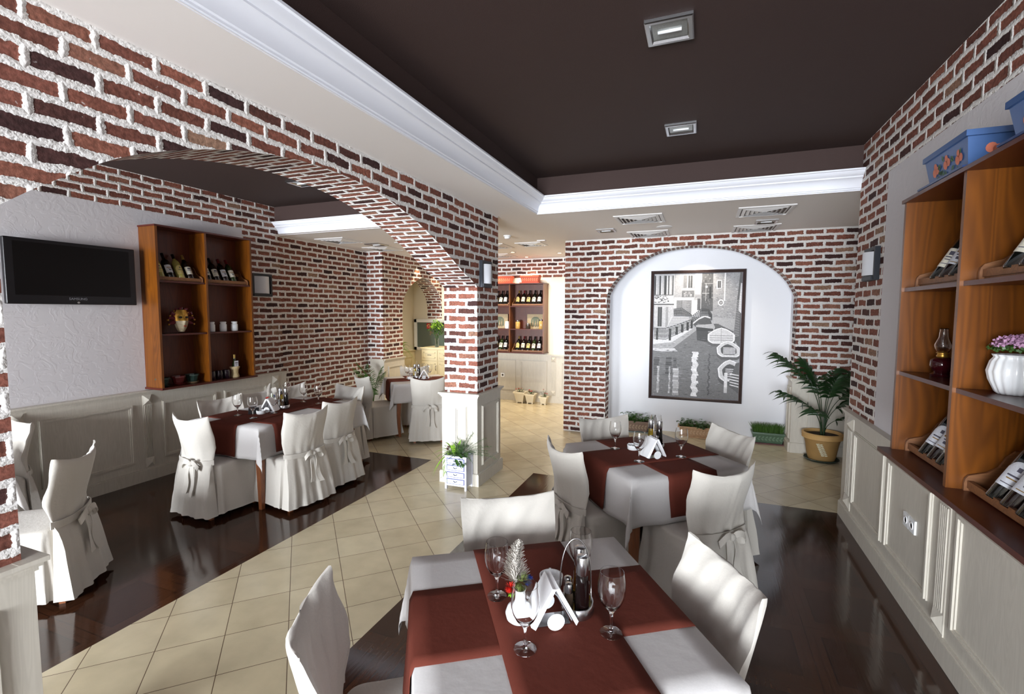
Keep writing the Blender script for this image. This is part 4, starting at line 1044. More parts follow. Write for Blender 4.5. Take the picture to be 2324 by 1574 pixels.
# ---- back cabinet (far room)
W2 = 1.33
MBK = frame_matrix((-2.735-W2, YB, 0.955), (1, 0))
cabinet(MBK, W2, 1.325, 0.27, [W2-0.69], [0.455, 0.89], 'brown open wall cabinet of wine on the far cream wall')
for zz, nm in ((0.90, 'top'), (0.02, 'bottom')):
    for i, x0 in enumerate((0.03, 0.72)):
        rack(onshelf(MBK, W2-x0-(0.62 if i == 0 else 0.56), 0.07, zz), 0.62 if i == 0 else 0.56, 'wooden bottle rack in the %s %s bay of the far cabinet' % (nm, ('right', 'left')[i]))
        n = 5
        for k in range(n):
            x = x0+0.095+k*(0.108 if i == 0 else 0.095)
            order = ['rightmost', 'second from right', 'third from right', 'fourth from right', 'fifth from right'][k]
            bottle(recline(onshelf(MBK, 0, 0.07, zz), W2-x, 24), (0, 3, 0, 1, 0)[k] if zz < 0.5 else (0, 0, 1, 0, 1)[k], (1, 0, 5, 3, 2)[k], (0, 0, 0, 1, 2)[k], 'wine bottle, %s in the %s %s bay of the far cabinet' % (order, nm, ('right', 'left')[i]), 'wine bottles in the far cabinet')
def gjar(M, mt, label, h=0.14):
    t = holder('glass_jar', label, 'jar', M, 'jars in the far cabinet')
    m = MB(); m.lathe([(0, 0), (0.042, 0), (0.046, 0.005), (0.046, h*0.72), (0.036, h*0.80), (0, h*0.80)], 20); m.build('filled_jar', mt, t, True, math.radians(40))
    m = MB(); m.lathe([(0.038, h*0.8), (0.040, h*0.82), (0.040, h*0.93), (0.02, h*0.96), (0.012, h), (0, h)], 20); m.build('lid', STEEL, t, True, math.radians(40))
gjar(onshelf(MBK, W2-0.56, 0.16, 0.4645), simple('preserved_yellow', (190, 150, 84), 0.2, nscale=60, namp=0.4), 'glass jar of pale yellow preserves in the far cabinet', 0.17)
gjar(onshelf(MBK, W2-0.335, 0.20, 0.4645), simple('preserved_dark', (60, 50, 44), 0.2, nscale=60, namp=0.4), 'small dark jar in front of the relief plaque in the far cabinet', 0.11)
gjar(onshelf(MBK, W2-0.085, 0.16, 0.4645), simple('preserved_gold', (196, 160, 96), 0.2, nscale=60, namp=0.4), 'glass jar of golden preserves at right in the far cabinet', 0.19)
o = bpy.data.objects.new('ceramic_jar', JAR); C.objects.link(o); o.matrix_world = onshelf(MBK, W2-0.78, 0.16, 0.4645) @ Matrix.Scale(1.25, 4); tag(o, 'white lidded ceramic jar in the far cabinet, by the partition', 'jar')
PLQ = simple('carved_stone', (176, 158, 128), 0.8, nscale=40, namp=0.2, bump=0.003, bscale=50); PLQD = simple('carved_stone_recess', (104, 112, 96), 0.8)
def plaque(M, label, cat='wall plaque'):
    t = holder('relief_plaque', label, cat, M, 'relief plaques in the far cabinet')
    m = MB(); m.box(-0.17, 0.17, 0, 0.02, 0, 0.28); m.box(-0.17, 0.17, 0.02, 0.03, 0, 0.03); m.build('slab', PLQ, t)
    m = MB(); pts = [(-0.09, 0.05), (0.09, 0.05)]+[(0.09*math.cos(PI*k/12), 0.16+0.07*math.sin(PI*k/12)) for k in range(13)]; m.cap([m.vert((x, 0.0215, z)) for x, z in pts][::-1]); m.cap([m.vert((x, 0.0212, z)) for x, z in pts]); m.build('arch_recess', PLQD, t)
    for x, h in ((-0.05, 0.13), (0.0, 0.11), (0.045, 0.14)):
        m = MB(); m.lathe([(0, 0), (0.014, 0), (0.014, h*0.55), (0.005, h*0.72), (0.005, h), (0, h)], 12, (x, 0.026, 0.045)); m.build('carved_bottle', PLQ, t, True)
plaque(onshelf(MBK, W2-0.235, 0.035, 0.4645), 'carved stone-coloured plaque with an arch and bottles in the far cabinet')
plaque(onshelf(MBK, W2-0.98, 0.035, 0.4645), 'carved plaque in the left bay of the far cabinet, half hidden by the column')
# planters on top of it
TERR = simple('orange_terracotta', (206, 84, 50), 0.5); TERL = simple('pale_relief_leaf', (216, 150, 110), 0.6)
def trough(M, w, d, h, body, saucer, leafm, label, group, fill=None, cat='planter', name='planter_box', pattern='leaf', rim=0.008):
    """rectangular planter, local y towards the room"""
    t = holder(name, label, cat, M, group); zb_ = 0.018
    m = MB(); wb, db = w*0.44, d*0.42; wt, dt = w/2, d/2
    m.grid([[(-wb, -db, zb_), (wb, -db, zb_), (wb, db, zb_), (-wb, db, zb_)], [(-wt, -dt, h*0.84), (wt, -dt, h*0.84), (wt, dt, h*0.84), (-wt, dt, h*0.84)], [(-wt-rim, -dt-rim, h*0.85), (wt+rim, -dt-rim, h*0.85), (wt+rim, dt+rim, h*0.85), (-wt-rim, dt+rim, h*0.85)], [(-wt-rim, -dt-rim, h), (wt+rim, -dt-rim, h), (wt+rim, dt+rim, h), (-wt-rim, dt+rim, h)], [(-wt+0.008, -dt+0.008, h), (wt-0.008, -dt+0.008, h), (wt-0.008, dt-0.008, h), (-wt+0.008, dt-0.008, h)], [(-wb, -db, h*0.5), (wb, -db, h*0.5), (wb, db, h*0.5), (-wb, db, h*0.5)]], True)
    m.cap([3, 2, 1, 0]); m.build('box', body, t)
    m = MB(); m.box(-w/2-0.012, w/2+0.012, -d/2-0.012, d/2+0.012, 0, 0.010); m.box(-w/2-0.018, w/2+0.018, -d/2-0.018, d/2+0.018, 0.010, 0.018); m.build('saucer', saucer, t)
    if leafm:
        m = MB(); rr = random.Random(3)
        for k in range(max(3, int(w/0.045))):
            x = -w*0.40+w*0.8*k/(max(3, int(w/0.045))-1)
            for s in (-1, 1):
                c = Vector((x+s*0.004, 0, h*0.50+s*h*0.10)); yy = lambda z: db+(dt-db)*((z-zb_)/(h*0.84-zb_))+0.0025
                L_ = h*0.13; pts = []
                for q in range(8):
                    a = 2*PI*q/8; px = L_*math.cos(a)*0.95; pz = L_*math.sin(a)*0.5; ang = 0.8*s; X = px*math.cos(ang)-pz*math.sin(ang); Z = px*math.sin(ang)+pz*math.cos(ang); pts.append((c.x+X, yy(c.z+Z), c.z+Z))
                m.face(pts[::-1])
        m.tube([(-w*0.42+w*0.84*k/20, db+(dt-db)*0.55+0.003, h*0.5+h*0.05*math.sin(k*1.6)) for k in range(21)], 0.0018, 5)
        m.build('relief_pattern', leafm, t)
    if fill: m = MB(); m.box(-w/2+0.012, w/2-0.012, -d/2+0.012, d/2-0.012, h*0.6, h*0.88); m.build('soil', fill, t)
    return t
trough(onshelf(MBK, W2-0.305, 0.15, 1.3255), 0.36, 0.16, 0.145, TERR, TERR, TERL, 'orange planter box with pale leaf pattern on the far cabinet', 'orange planters', SOIL)
trough(onshelf(MBK, W2-0.86, 0.15, 1.3255), 0.36, 0.16, 0.145, TERR, TERR, TERL, 'orange planter box on the far cabinet, half hidden by the column', 'orange planters', SOIL)

# ---- right cabinet
MRC = frame_matrix((XR, 2.91, 1.055), (0, -1))    # n = (-1,0)
cabinet(MRC, 1.75, 1.235, 0.30, [0.58, 1.165], [0.40, 0.805], 'orange-brown open wall cabinet on the right wall with bottles', over=0.05)
PRINTG = 'wine bottles in the right cabinet'
for zz, nm in ((0.815, 'top'), (0.02, 'bottom')):
    for i, x0 in enumerate((0.025, 0.595, 1.18)):
        rack(onshelf(MRC, x0, 0.075, zz), 0.54, 'wooden bottle rack in the %s %s bay of the right cabinet' % (nm, ('far', 'middle', 'near')[i]))
        for k in range(4):
            x = x0+0.165+k*0.088
            bottle(recline(onshelf(MRC, 0, 0.09, zz), x, 29, spin=-52), (0, 1, 0, 1)[k], (4, 1, 0, 2)[k] if zz < 0.5 else (0, 1, 1, 5)[k], (0, 0, 1, 2)[k],
                   'wine bottle, %s in the %s %s bay of the right cabinet' % (('farthest', 'second farthest', 'third farthest', 'nearest')[k], nm, ('far', 'middle', 'near')[i]), PRINTG)
# oil lamp
RUBY = glass_material('ruby_glass', (0.35, 0.02, 0.05)); 
t = holder('oil_lamp', 'dark red glass oil lamp with clear chimney in the right cabinet', 'oil lamp', onshelf(MRC, 0.20, 0.19, 0.410) @ Matrix.Scale(0.86, 4))
m = MB(); m.lathe([(0, 0), (0.045, 0), (0.048, 0.012), (0.030, 0.022), (0.040, 0.035), (0.050, 0.055), (0.048, 0.085), (0.028, 0.100), (0, 0.100)], 24); m.build('font', simple('dark_ruby', (48, 8, 14), 0.1), t, True, math.radians(60))
m = MB(); m.lathe([(0.024, 0.100), (0.026, 0.108), (0.020, 0.118), (0.028, 0.124), (0, 0.126)], 18); m.build('burner', GOLDM, t, True)
m = MB(); m.lathe([(0.022, 0.124), (0.034, 0.150), (0.036, 0.165), (0.020, 0.205), (0.017, 0.245), (0.020, 0.250), (0.0185, 0.250), (0.0155, 0.245), (0.0185, 0.205), (0.0345, 0.165), (0.0325, 0.150), (0.020, 0.124)], 24); m.build('chimney', GLASS, t, True)
# heather pot
PINKF = simple('pale_pink_flower', (206, 160, 196), 0.8, nscale=50, namp=0.3)
t = holder('flower_pot', 'round white ribbed pot with pale pink flowers in the right cabinet', 'potted plant', onshelf(MRC, 0.70, 0.17, 0.410))
m = MB(); rows = []
for r, z in ((0.042, 0), (0.050, 0.008), (0.068, 0.05), (0.074, 0.08), (0.066, 0.115), (0.056, 0.130), (0.062, 0.140), (0.055, 0.140), (0.045, 0.12)): rows.append([((r+0.0022*math.cos(16*a))*math.cos(a), (r+0.0022*math.cos(16*a))*math.sin(a), z) for a in [2*PI*k/96 for k in range(96)]])
b0 = m.grid(rows, True); m.cap([b0+k for k in range(96)][::-1]); m.build('pot', WHITECER, t, True)
rnd = random.Random(4); m = MB(); m2 = MB()
for k in range(700):
    a = rnd.uniform(0, 6.28); e = rnd.uniform(0.1, 1.5); d = Vector((math.cos(a)*math.cos(e), math.sin(a)*math.cos(e), math.sin(e)*0.8)); r = rnd.uniform(0.055, 0.082); c = Vector((0, 0, 0.145))+d*r; s = Vector((rnd.gauss(0, 1), rnd.gauss(0, 1), rnd.gauss(0, 1))).normalized()*0.006; w = s.cross(d).normalized()*0.005
    (m if e > 0.45 else m2).face([c-s, c+w, c+s, c-w])
m.build('blossom', PINKF, t); m2.build('foliage', GREEN1, t)
# blue troughs on top
BLUE = simple('blue_glaze', (62, 92, 140), 0.35, nscale=6, namp=0.15); FRUIT = simple('painted_orange_fruit', (196, 110, 84), 0.5); 
def bluebox(M, label):
    t = trough(M, 0.375, 0.19, 0.150, BLUE, simple('blue_saucer', (44, 64, 110), 0.35), None, label, 'blue planters on the right cabinet', SOIL)
    m = MB(); g = MB(); rr = random.Random(2)
    def yy(z): return 0.080+(0.095-0.080)*((z-0.018)/(0.126-0.018))+0.003
    for cx, cz in ((-0.10, 0.062), (0.0, 0.070), (0.10, 0.062)):
        for dx, dz, r in ((0, 0, 0.018), (0.026, 0.006, 0.016), (0.012, 0.024, 0.014)): m.face([(cx+dx+r*math.cos(a), yy(cz+dz+r*math.sin(a)), cz+dz+r*math.sin(a)) for a in [2*PI*k/12 for k in range(12)]][::-1])
        for k in range(5):
            a = rr.uniform(0, 6.28); c = (cx+0.045*math.cos(a), cz+0.03*math.sin(a)); L_ = 0.020; g.face([(c[0]+L_*math.cos(a+b2)*q, yy(c[1]+L_*math.sin(a+b2)*q), c[1]+L_*math.sin(a+b2)*q) for b2, q in ((0, 1), (1.2, 0.45), (PI, 0.6), (-1.2, 0.45))][::-1])
    for sx in (-1, 1):
        X = lambda z: sx*(0.165+(0.1875-0.165)*((z-0.018)/(0.126-0.018))+0.003)
        for dy, dz, r in ((0.02, 0.08, 0.018), (0.0, 0.075, 0.016)): 
            p = [(X(dz+r*math.sin(a)), dy+r*math.cos(a), dz+r*math.sin(a)) for a in [2*PI*k/12 for k in range(12)]]; m.face(p if sx > 0 else p[::-1])
        for dy, dz in ((-0.05, 0.09), (-0.03, 0.06)):
            p = [(X(dz+0.016*math.sin(a)*0.6), dy+0.018*math.cos(a), dz+0.016*math.sin(a)*0.6) for a in [2*PI*k/8 for k in range(8)]]; g.face(p if sx > 0 else p[::-1])
    n0_ = len(m.v); m.f += [[i+n0_ for i in f] for f in g.f]; m.v += g.v; m.mi += [1]*len(g.f); m.uv += g.uv; m.col += g.col
    m.build('painted_pattern', [FRUIT, simple('painted_leaf', (52, 92, 60), 0.5)], t)
bluebox(onshelf(MRC, 0.338, 0.185, 1.2355), 'blue glazed planter box with painted fruit, farther one on the right cabinet')
bluebox(onshelf(MRC, 0.978, 0.185, 1.2355), 'blue glazed planter box, nearer one at the right edge of the photo')

# ================================================================ CANAL PICTURE
PX0, PX1, PZ0, PZ1 = -0.700, 0.552, 0.480, 2.340
t = thing('framed_picture', 'large framed black and white photograph of a canal with boats and a bridge', 'picture', ((PX0+PX1)/2, YNB-0.001, (PZ0+PZ1)/2))
pw, phh = (PX1-PX0)/2, (PZ1-PZ0)/2; fw = 0.042
FRM = simple('dark_brown_frame', (58, 44, 42), 0.35, nscale=30, namp=0.4); SILV = simple('silver_fillet', (190, 194, 210), 0.2, 0.8)
m = MB(); P4 = [(-pw, -phh), (pw, -phh), (pw, phh), (-pw, phh)]
rows = []
for ins, y in ((0, 0), (0, -0.030), (0.010, -0.042), (0.024, -0.034), (0.028, -0.040), (fw, -0.028), (fw, 0)):
    rows.append([(x-math.copysign(ins, x), y, z-math.copysign(ins, z)) for x, z in P4])
m.grid(rows, True); m.build('frame', FRM, t)
m = MB(); rows = [[(x-math.copysign(i, x), y, z-math.copysign(i, z)) for x, z in P4] for i, y in ((fw, -0.029), (fw+0.006, -0.026), (fw+0.008, -0.016))]; m.grid(rows, True); m.build('fillet', SILV, t)
m = MB(); QW, QH = 2*(pw-fw-0.004), 2*(phh-fw-0.004); layer = [0]
# print drawn in a 1000 x 1500 frame (x right, y down)
def pg(pts, g):
    layer[0] += 1; y = -0.012-0.000010*layer[0]; pts = [(min(1000, max(0, a)), min(1500, max(0, c))) for a, c in pts]
    m.face([((x/1000-0.5)*QW, y, (0.5-yy/1500)*QH) for x, yy in pts], tone=g)
def rc(x0, y0, x1, y1, g): pg([(x0, y0), (x0, y1), (x1, y1), (x1, y0)], g)
def ln(pts, w, g):
    for (x0, y0), (x1, y1) in zip(pts[:-1], pts[1:]):
        d = math.hypot(x1-x0, y1-y0) or 1; nx, ny = -(y1-y0)/d*w/2, (x1-x0)/d*w/2
        pg([(x0+nx, y0+ny), (x0-nx, y0-ny), (x1-nx, y1-ny), (x1+nx, y1+ny)], g)
rp = random.Random(11)
rc(0, 0, 1000, 1500, 0.62)
rc(0, 0, 240, 680, 0.66)                                   # left palace
for x, w, g in ((5, 16, .12), (60, 22, .22), (118, 30, .15), (165, 16, .25), (212, 20, .3)): rc(x, 20, x+w, 260, g); rc(x+w, 20, x+w+12, 270, .8)
rc(0, 250, 230, 262, .35); rc(0, 262, 235, 360, .78)
for k in range(40): x = rp.uniform(0, 170); yy = rp.uniform(262, 340); rc(x, yy, x+rp.uniform(8, 26), yy+rp.uniform(4, 12), rp.uniform(.1, .5))
rc(0, 362, 240, 376, .25); rc(0, 376, 240, 660, .72); rc(50, 400, 100, 640, .14); rc(72, 400, 78, 640, .4); rc(145, 400, 175, 650, .55)
rc(240, 0, 330, 300, .52); pg([(250, 0), (330, 0), (330, 300), (235, 300)], .60)
rc(325, 0, 480, 205, .62)                                  # middle house
for k in range(12): rc(325, 8+16*k, 480, 12+16*k, .48)
rc(385, 10, 400, 175, .82); rc(400, 25, 448, 172, .22); rc(420, 25, 426, 172, .6); rc(345, 20, 385, 172, .42); rc(325, 180, 485, 196, .85)
rc(330, 205, 470, 285, .36); 
for k in range(14): x = rp.uniform(335, 440); yy = rp.uniform(208, 265); rc(x, yy, x+22, yy+14, rp.uniform(.4, .7))
rc(240, 285, 470, 320, .80); rc(270, 320, 460, 480, .46); rc(330, 320, 336, 480, .3); rc(240, 320, 270, 500, .84); rc(445, 320, 540, 520, .88)
for k in range(16): rc(335, 330+9*k, 335+rp.uniform(50, 110), 333+9*k, .62)
rc(480, 0, 560, 290, .78); rc(480, 60, 560, 100, .9); rc(545, 110, 560, 290, .5); rc(480, 250, 555, 290, .55); rc(510, 300, 545, 440, .28)
rc(555, 0, 690, 450, .26)                                  # dark tower
for k in range(60): x = rp.uniform(555, 670); yy = rp.uniform(0, 430); rc(x, yy, x+rp.uniform(4, 20), yy+rp.uniform(6, 26), rp.uniform(.12, .42))
rc(585, 120, 680, 126, .55); rc(600, 120, 606, 330, .6); rc(560, 235, 640, 240, .75); rc(598, 150, 620, 172, .95); rc(640, 160, 665, 300, .12)
pg([(680, 0), (1000, 0), (1000, 700), (690, 640)], .56)     # right wall
for k in range(420):
    x = rp.uniform(690, 960); yy = rp.uniform(5, 600); rc(x, yy, x+rp.uniform(6, 26), yy+rp.uniform(3, 7), rp.uniform(.40, .72))
rc(722, 85, 775, 185, .88); rc(732, 95, 768, 178, .22); rc(748, 95, 752, 178, .5); rc(806, 0, 820, 330, .86)
for rr_, g in ((38, .92), (24, .35), (14, .6)): pg([(775+rr_*0.85*math.cos(a), 350+rr_*math.sin(a)) for a in [2*PI*k/18 for k in range(18)]][::-1], g)
pg([(690, 520), (960, 540), (920, 680), (690, 640)], .62)
pg([(975, 0), (1000, 0), (1000, 900), (925, 760), (950, 330)], .30); pg([(985, 120), (1000, 130), (1000, 480), (968, 440)], .8)
for k in range(22): yy = 330+k*20; ln([(948-k*1.5, yy), (985, yy-16)], 5, .62)
rc(640, 600, 760, 700, .26)
pg([(650, 640), (750, 600), (930, 690), (880, 760), (660, 700)], .30)
# stairs
pg([(215, 520), (420, 520), (440, 580), (150, 680)], .84)
for k in range(11): yy = 528+k*13; ln([(222-k*6, yy), (432+k*1-(k > 6)*(k-6)*24, yy)], 5, .34)
pg([(240, 500), (240, 430), (330, 410), (450, 495), (450, 510)], .52)
def lattice(poly0, poly1, g, n):
    for k in range(n):
        f = k/(n-1)
        def at_(P, f):
            q = f*(len(P)-1); i = min(int(q), len(P)-2); q -= i; return (P[i][0]+(P[i+1][0]-P[i][0])*q, P[i][1]+(P[i+1][1]-P[i][1])*q)
        a, b_ = at_(poly0, f), at_(poly1, f); ln([a, b_], 4, g)
        if k: ln([pa, b_], 3, g); ln([pb, a], 3, g)
        pa, pb = a, b_
    ln(poly0, 6, g); ln(poly1, 6, g)
lattice([(240, 425), (330, 412), (450, 495)], [(245, 505), (340, 505), (452, 512)], .16, 16)
lattice([(455, 510), (560, 420), (640, 430), (680, 490)], [(455, 590), (560, 505), (640, 500), (680, 560)], .15, 18)
pg([(460, 600), (530, 540), (600, 510), (660, 530), (680, 600), (600, 625), (500, 640)], .24)
ln([(458, 608), (530, 545), (600, 512), (665, 532)], 14, .82)
# quay with railing
pg([(0, 680), (150, 680), (460, 560), (470, 660), (230, 830), (0, 860)], .84); pg([(0, 860), (230, 830), (490, 650), (500, 690), (240, 900), (0, 900)], .62)
lattice([(10, 660), (150, 660), (300, 610), (460, 545)], [(10, 790), (150, 800), (300, 725), (460, 640)], .2, 30)
for x, yy in ((35, 660), (190, 665), (268, 640), (332, 610), (395, 585), (440, 560)): rc(x, yy, x+26, yy+145-(x > 200)*45, .12)
for k in range(24): x = rp.uniform(0, 400); yy = 880-max(0, x-220)*0.75+rp.uniform(-28, 8); rc(x, yy, x+30, yy+6, rp.uniform(.35, .8))
# water
pg([(0, 900), (240, 905), (510, 680), (520, 600), (700, 625), (700, 800), (1000, 1100), (1000, 1500), (0, 1500)], .40)
pg([(500, 620), (700, 600), (720, 640), (700, 700), (520, 690)], .64); pg([(510, 690), (640, 690), (680, 830), (520, 800)], .2); pg([(505, 640), (700, 660), (700, 690), (510, 690)], .15)
pg([(0, 905), (260, 905), (300, 940), (80, 950), (0, 935)], .80)
for k in range(320):
    yy = rp.uniform(760, 1490); x = rp.uniform(0, 760); w = rp.uniform(20, 90); 
    if yy < 900 and x < 480-(yy-760)*1.4: continue
    g = rp.choice((.26, .32, .5, .56, .36, .3)); pg([(x, yy), (x+w/2, yy+rp.uniform(2, 5)), (x+w, yy), (x+w/2, yy-rp.uniform(1, 4))], g)
for x, w in ((20, 60), (160, 70), (250, 40)):
    for k in range(9): yy = 1020+k*26; rc(x+rp.uniform(-6, 6), yy, x+w+rp.uniform(-6, 6), yy+22, rp.uniform(.2, .34))
for x, w, y0 in ((60, 26, 1130), (200, 20, 1130), (250, 70, 1150)):
    for k in range(12): yy = y0+k*28; rc(x+rp.uniform(-5, 5), yy, x+w+rp.uniform(-5, 5), yy+26, rp.uniform(.55, .78))
for k in range(34): yy = 940+k*16; x = 470+8*math.sin(k*0.9)+rp.uniform(-5, 5); rc(x, yy, x+66+rp.uniform(-10, 10), yy+15, rp.uniform(.86, .98))
for k in range(28): yy = 960+k*18; x = 655+7*math.sin(k*1.3); rc(x, yy, x+18, yy+12, rp.uniform(.16, .26))
# boats
def boat(cx, cy, w, h, sk, open_=True):
    def outline(k, dy=0.0):
        L = []; R2 = []
        for i in range(15):
            t = i/14; hwid = w*k*min(1, (t/0.42)**0.62)*(1 if t < 0.75 else (1-(t-0.75)**2*6))
            c = cx+sk*(1-t); y = cy+h*(t-0.5)*k+dy; L.append((c-hwid, y)); R2.append((c+hwid, y))
        return L+R2[::-1]
    pg(outline(1.03, h*0.16), .30); pg(outline(1.0), .95); pg(outline(0.90), .80)
    if open_:
        pg(outline(0.66, h*0.03), .26)
        for k in range(5): ln([(cx-w*0.52, cy-h*0.06+k*h*0.085), (cx+w*0.52, cy-h*0.06+k*h*0.085)], 9, .88)
    else:
        for k in range(3): ln([(cx-w*0.85, cy+h*(0.0+0.14*k)), (cx+w*0.85, cy+h*(0.0+0.14*k))], 6, .45)
        ln([(cx, cy-h*0.45), (cx, cy+h*0.4)], 5, .5)
boat(790, 740, 150, 190, 0, False); boat(885, 895, 130, 190, -20); boat(925, 1150, 145, 260, -30)
rc(838, 1180, 874, 1350, .90); rc(838, 1350, 874, 1420, .78)
pg([(960, 1060), (1000, 1050), (1000, 1420), (880, 1330)], .32)
for k in range(5): ln([(900, 1190+k*32), (1000, 1205+k*34)], 12, .9)
m.build('print', attr_material('photographic_print', 0.55), t)

# ================================================================ LAMPS, VENTS, SMALL FITTINGS
def sconce(M, w, h, label):
    t = holder('wall_sconce', label, 'wall lamp', M, 'wall sconces')
    m = MB(); m.box(-w/2, w/2, 0, 0.02, 0, h)
    for a_, b2, c2, e2 in ((-w/2, w/2, 0, 0.026), (-w/2, w/2, h-0.026, h), (-w/2, -w/2+0.026, 0.026, h-0.026), (w/2-0.026, w/2, 0.026, h-0.026)): m.box(a_, b2, 0.02, 0.034, c2, e2)
    m.build('back_plate', DARKSTEEL, t)
    m = MB(); rows = []
    for z in (0.038, h-0.034):
        rows.append([((w/2-0.036)*u, 0.02+0.055*(1-u*u), z) for u in [-1+2*k/14 for k in range(15)]])
    m.grid(rows); m.cap([0+k for k in range(15)]); m.cap([15+k for k in range(15)][::-1]); m.build('shade', OPAL, t, True, math.radians(40))
    m = MB(); m.box(-w/2+0.01, w/2-0.03, 0.02, 0.045, 0.004, 0.034); m.build('lower_bracket', DARKSTEEL, t)
sconce(frame_matrix((XA0, 4.485, 1.99), (0, 1)), 0.235, 0.265, 'dark framed wall sconce on the brick column')
sconce(frame_matrix((XL, 4.68, 1.935), (0, 1)), 0.30, 0.29, 'dark framed wall sconce on the left brick wall beside the cabinet')
sconce(frame_matrix((XR, 4.42, 1.99), (0, -1)), 0.26, 0.245, 'dark framed wall sconce on the right wall')

def vent(x, y, z, w, label, blank=False):
    t = thing('ceiling_vent', label, 'air vent', (x, y, z), 0, 'square ceiling vents')
    m = MB(); h = w/2
    P = [(-1, -1), (1, -1), (1, 1), (-1, 1)]
    rows = [[(a*s, b_*s, zz) for a, b_ in P] for s, zz in ((h, 0), (h, -0.008), (h-0.03, -0.014), (h-0.035, -0.004))]; m.grid(rows, True); m.build('frame', VENTW, t)
    m = MB(); m.box(-h+0.03, h-0.03, -h+0.03, h-0.03, -0.001, 0.0); m.build('backing', DUCTSHADE, t)
    for k in range(5):
        s0 = h-0.045-k*0.040; m = MB(); m.grid([[(a*s, b_*s, zz) for a, b_ in P] for s, zz in ((s0, -0.002), (s0-0.026, -0.018), (s0-0.028, -0.017), (s0-0.003, -0.001))], True); m.build('louvre', VENTW, t)
for x, y, l in ((-0.66, 5.51, 'square louvred ceiling vent, nearer left one before the brick niche'), (0.555, 5.51, 'square louvred ceiling vent, nearer right one before the brick niche'), (-0.67, 6.59, 'square louvred ceiling vent, farther left one next to the brick niche'), (0.57, 6.59, 'square louvred ceiling vent, farther right one next to the brick niche'),
                (-4.89, 5.68, 'square ceiling vent, nearer one over the left brick wall'), (-4.85, 6.66, 'square ceiling vent, farther one over the left brick wall'), (-2.42, 6.98, 'square ceiling vent in the far passage behind the column'), (-3.05, 7.00, 'square ceiling vent just behind the column top'), (-3.45, 8.20, 'square ceiling vent near the far brick band')):
    vent(x, y, ZC-0.0005, 0.5 if x != -2.42 else 0.40, l)
FROST = simple('frosted_lamp_glass', (150, 152, 148), 0.2, metal=0.4, nscale=120, namp=0.3)
def rlamp(x, y, z, w, label, group):
    t = thing('ceiling_lamp', label, 'ceiling lamp', (x, y, z-0.0005), 0, group); h = w/2
    m = MB(); P = [(-1, -1), (1, -1), (1, 1), (-1, 1)]
    m.grid([[(a*s, b_*s, zz) for a, b_ in P] for s, zz in ((h, 0), (h, -0.014), (h-0.006, -0.018), (h-0.022, -0.018), (h-0.030, -0.006), (h-0.030, -0.001))], True); m.build('frame', STEEL, t)
    m = MB(); m.box(-h+0.03, h-0.03, -h+0.03, h-0.03, -0.008, -0.003); m.build('glass_panel', FROST, t)
    m = MB(); m.tube([(-h*0.5, 0, -0.012), (h*0.5, 0, -0.012)], 0.008, 8); m.build('bulb', WHITECER, t, True)
rlamp(-0.185, 3.915, ZT, 0.22, 'square recessed lamp in the brown ceiling, farther one', 'square lamps in the brown ceilings'); rlamp(-0.185, 2.555, ZT, 0.22, 'square recessed lamp in the brown ceiling, at the top edge of the photo', 'square lamps in the brown ceilings')
rlamp(-4.035, 4.10, ZT, 0.22, 'square recessed lamp in the brown ceiling seen through the left arch', 'square lamps in the brown ceilings')
rlamp(-1.138, 6.11, ZC, 0.22, 'small square lamp in the white ceiling, left of the vents', 'square lamps in the white ceiling'); rlamp(0.64, 6.13, ZC, 0.22, 'small square lamp in the white ceiling, between the two right vents', 'square lamps in the white ceiling')
rlamp(-4.645, 6.19, ZC, 0.26, 'small square lamp in the white ceiling over the left brick wall', 'square lamps in the white ceiling')
for x, y, l in ((-0.447, 6.115, 'round flush loudspeaker in the ceiling before the niche'), (-4.21, 6.18, 'round flush loudspeaker in the ceiling of the left room')):
    m = MB(); m.lathe([(0.090, 0), (0.090, -0.004), (0.084, -0.008), (0.0, -0.009)], 32); o = m.build('ceiling_speaker', VENTW, None, True, math.radians(40)); o.location = (x, y, ZC-0.0005); tag(o, l, 'loudspeaker', 'ceiling loudspeakers')
for x, y, l in ((-2.46, 6.10, 'white round smoke detector in the passage ceiling'), (-4.50, 7.187, 'white smoke detector near the pointed arch')):
    t = thing('smoke_detector', l, 'smoke detector', (x, y, ZC-0.0005), 0, 'smoke detectors')
    m = MB(); m.lathe([(0.052, 0), (0.052, -0.012), (0.046, -0.016), (0, -0.016)], 28); m.build('base', WHITECER, t, True, math.radians(40))
    m = MB(); m.lathe([(0.038, -0.016), (0.040, -0.032), (0.030, -0.044), (0.0, -0.046)], 28); m.build('head', WHITECER, t, True, math.radians(40))
m = MB(); m.box(-0.06, 0.06, -0.03, 0.03, -0.012, 0); o = m.build('ceiling_sensor', VENTW); o.location = (-2.16, 6.66, ZC-0.0005); tag(o, 'small white sensor plate on the passage ceiling', 'sensor')
LIT = simple('lit_lamp', (255, 240, 210), 0.5, emit=((255, 226, 180), 9))
for x, y, l in ((-3.052, 7.817, 'lit round downlight, leftmost of the three in the far passage'), (-3.072, 8.582, 'lit round downlight, nearest the far brick band'), (-2.329, 8.195, 'lit round downlight, next to the brick pier')):
    t = thing('downlight', l, 'ceiling lamp', (x, y, ZC-0.0005), 0, 'lit downlights')
    m = MB(); m.lathe([(0.050, 0), (0.050, -0.006), (0.040, -0.006), (0.036, -0.001)], 24); m.build('ring', STEEL, t, True, math.radians(40))
    m = MB(); m.lathe([(0.035, 0), (0.035, -0.003), (0, -0.003)], 24); m.build('bulb', LIT, t)
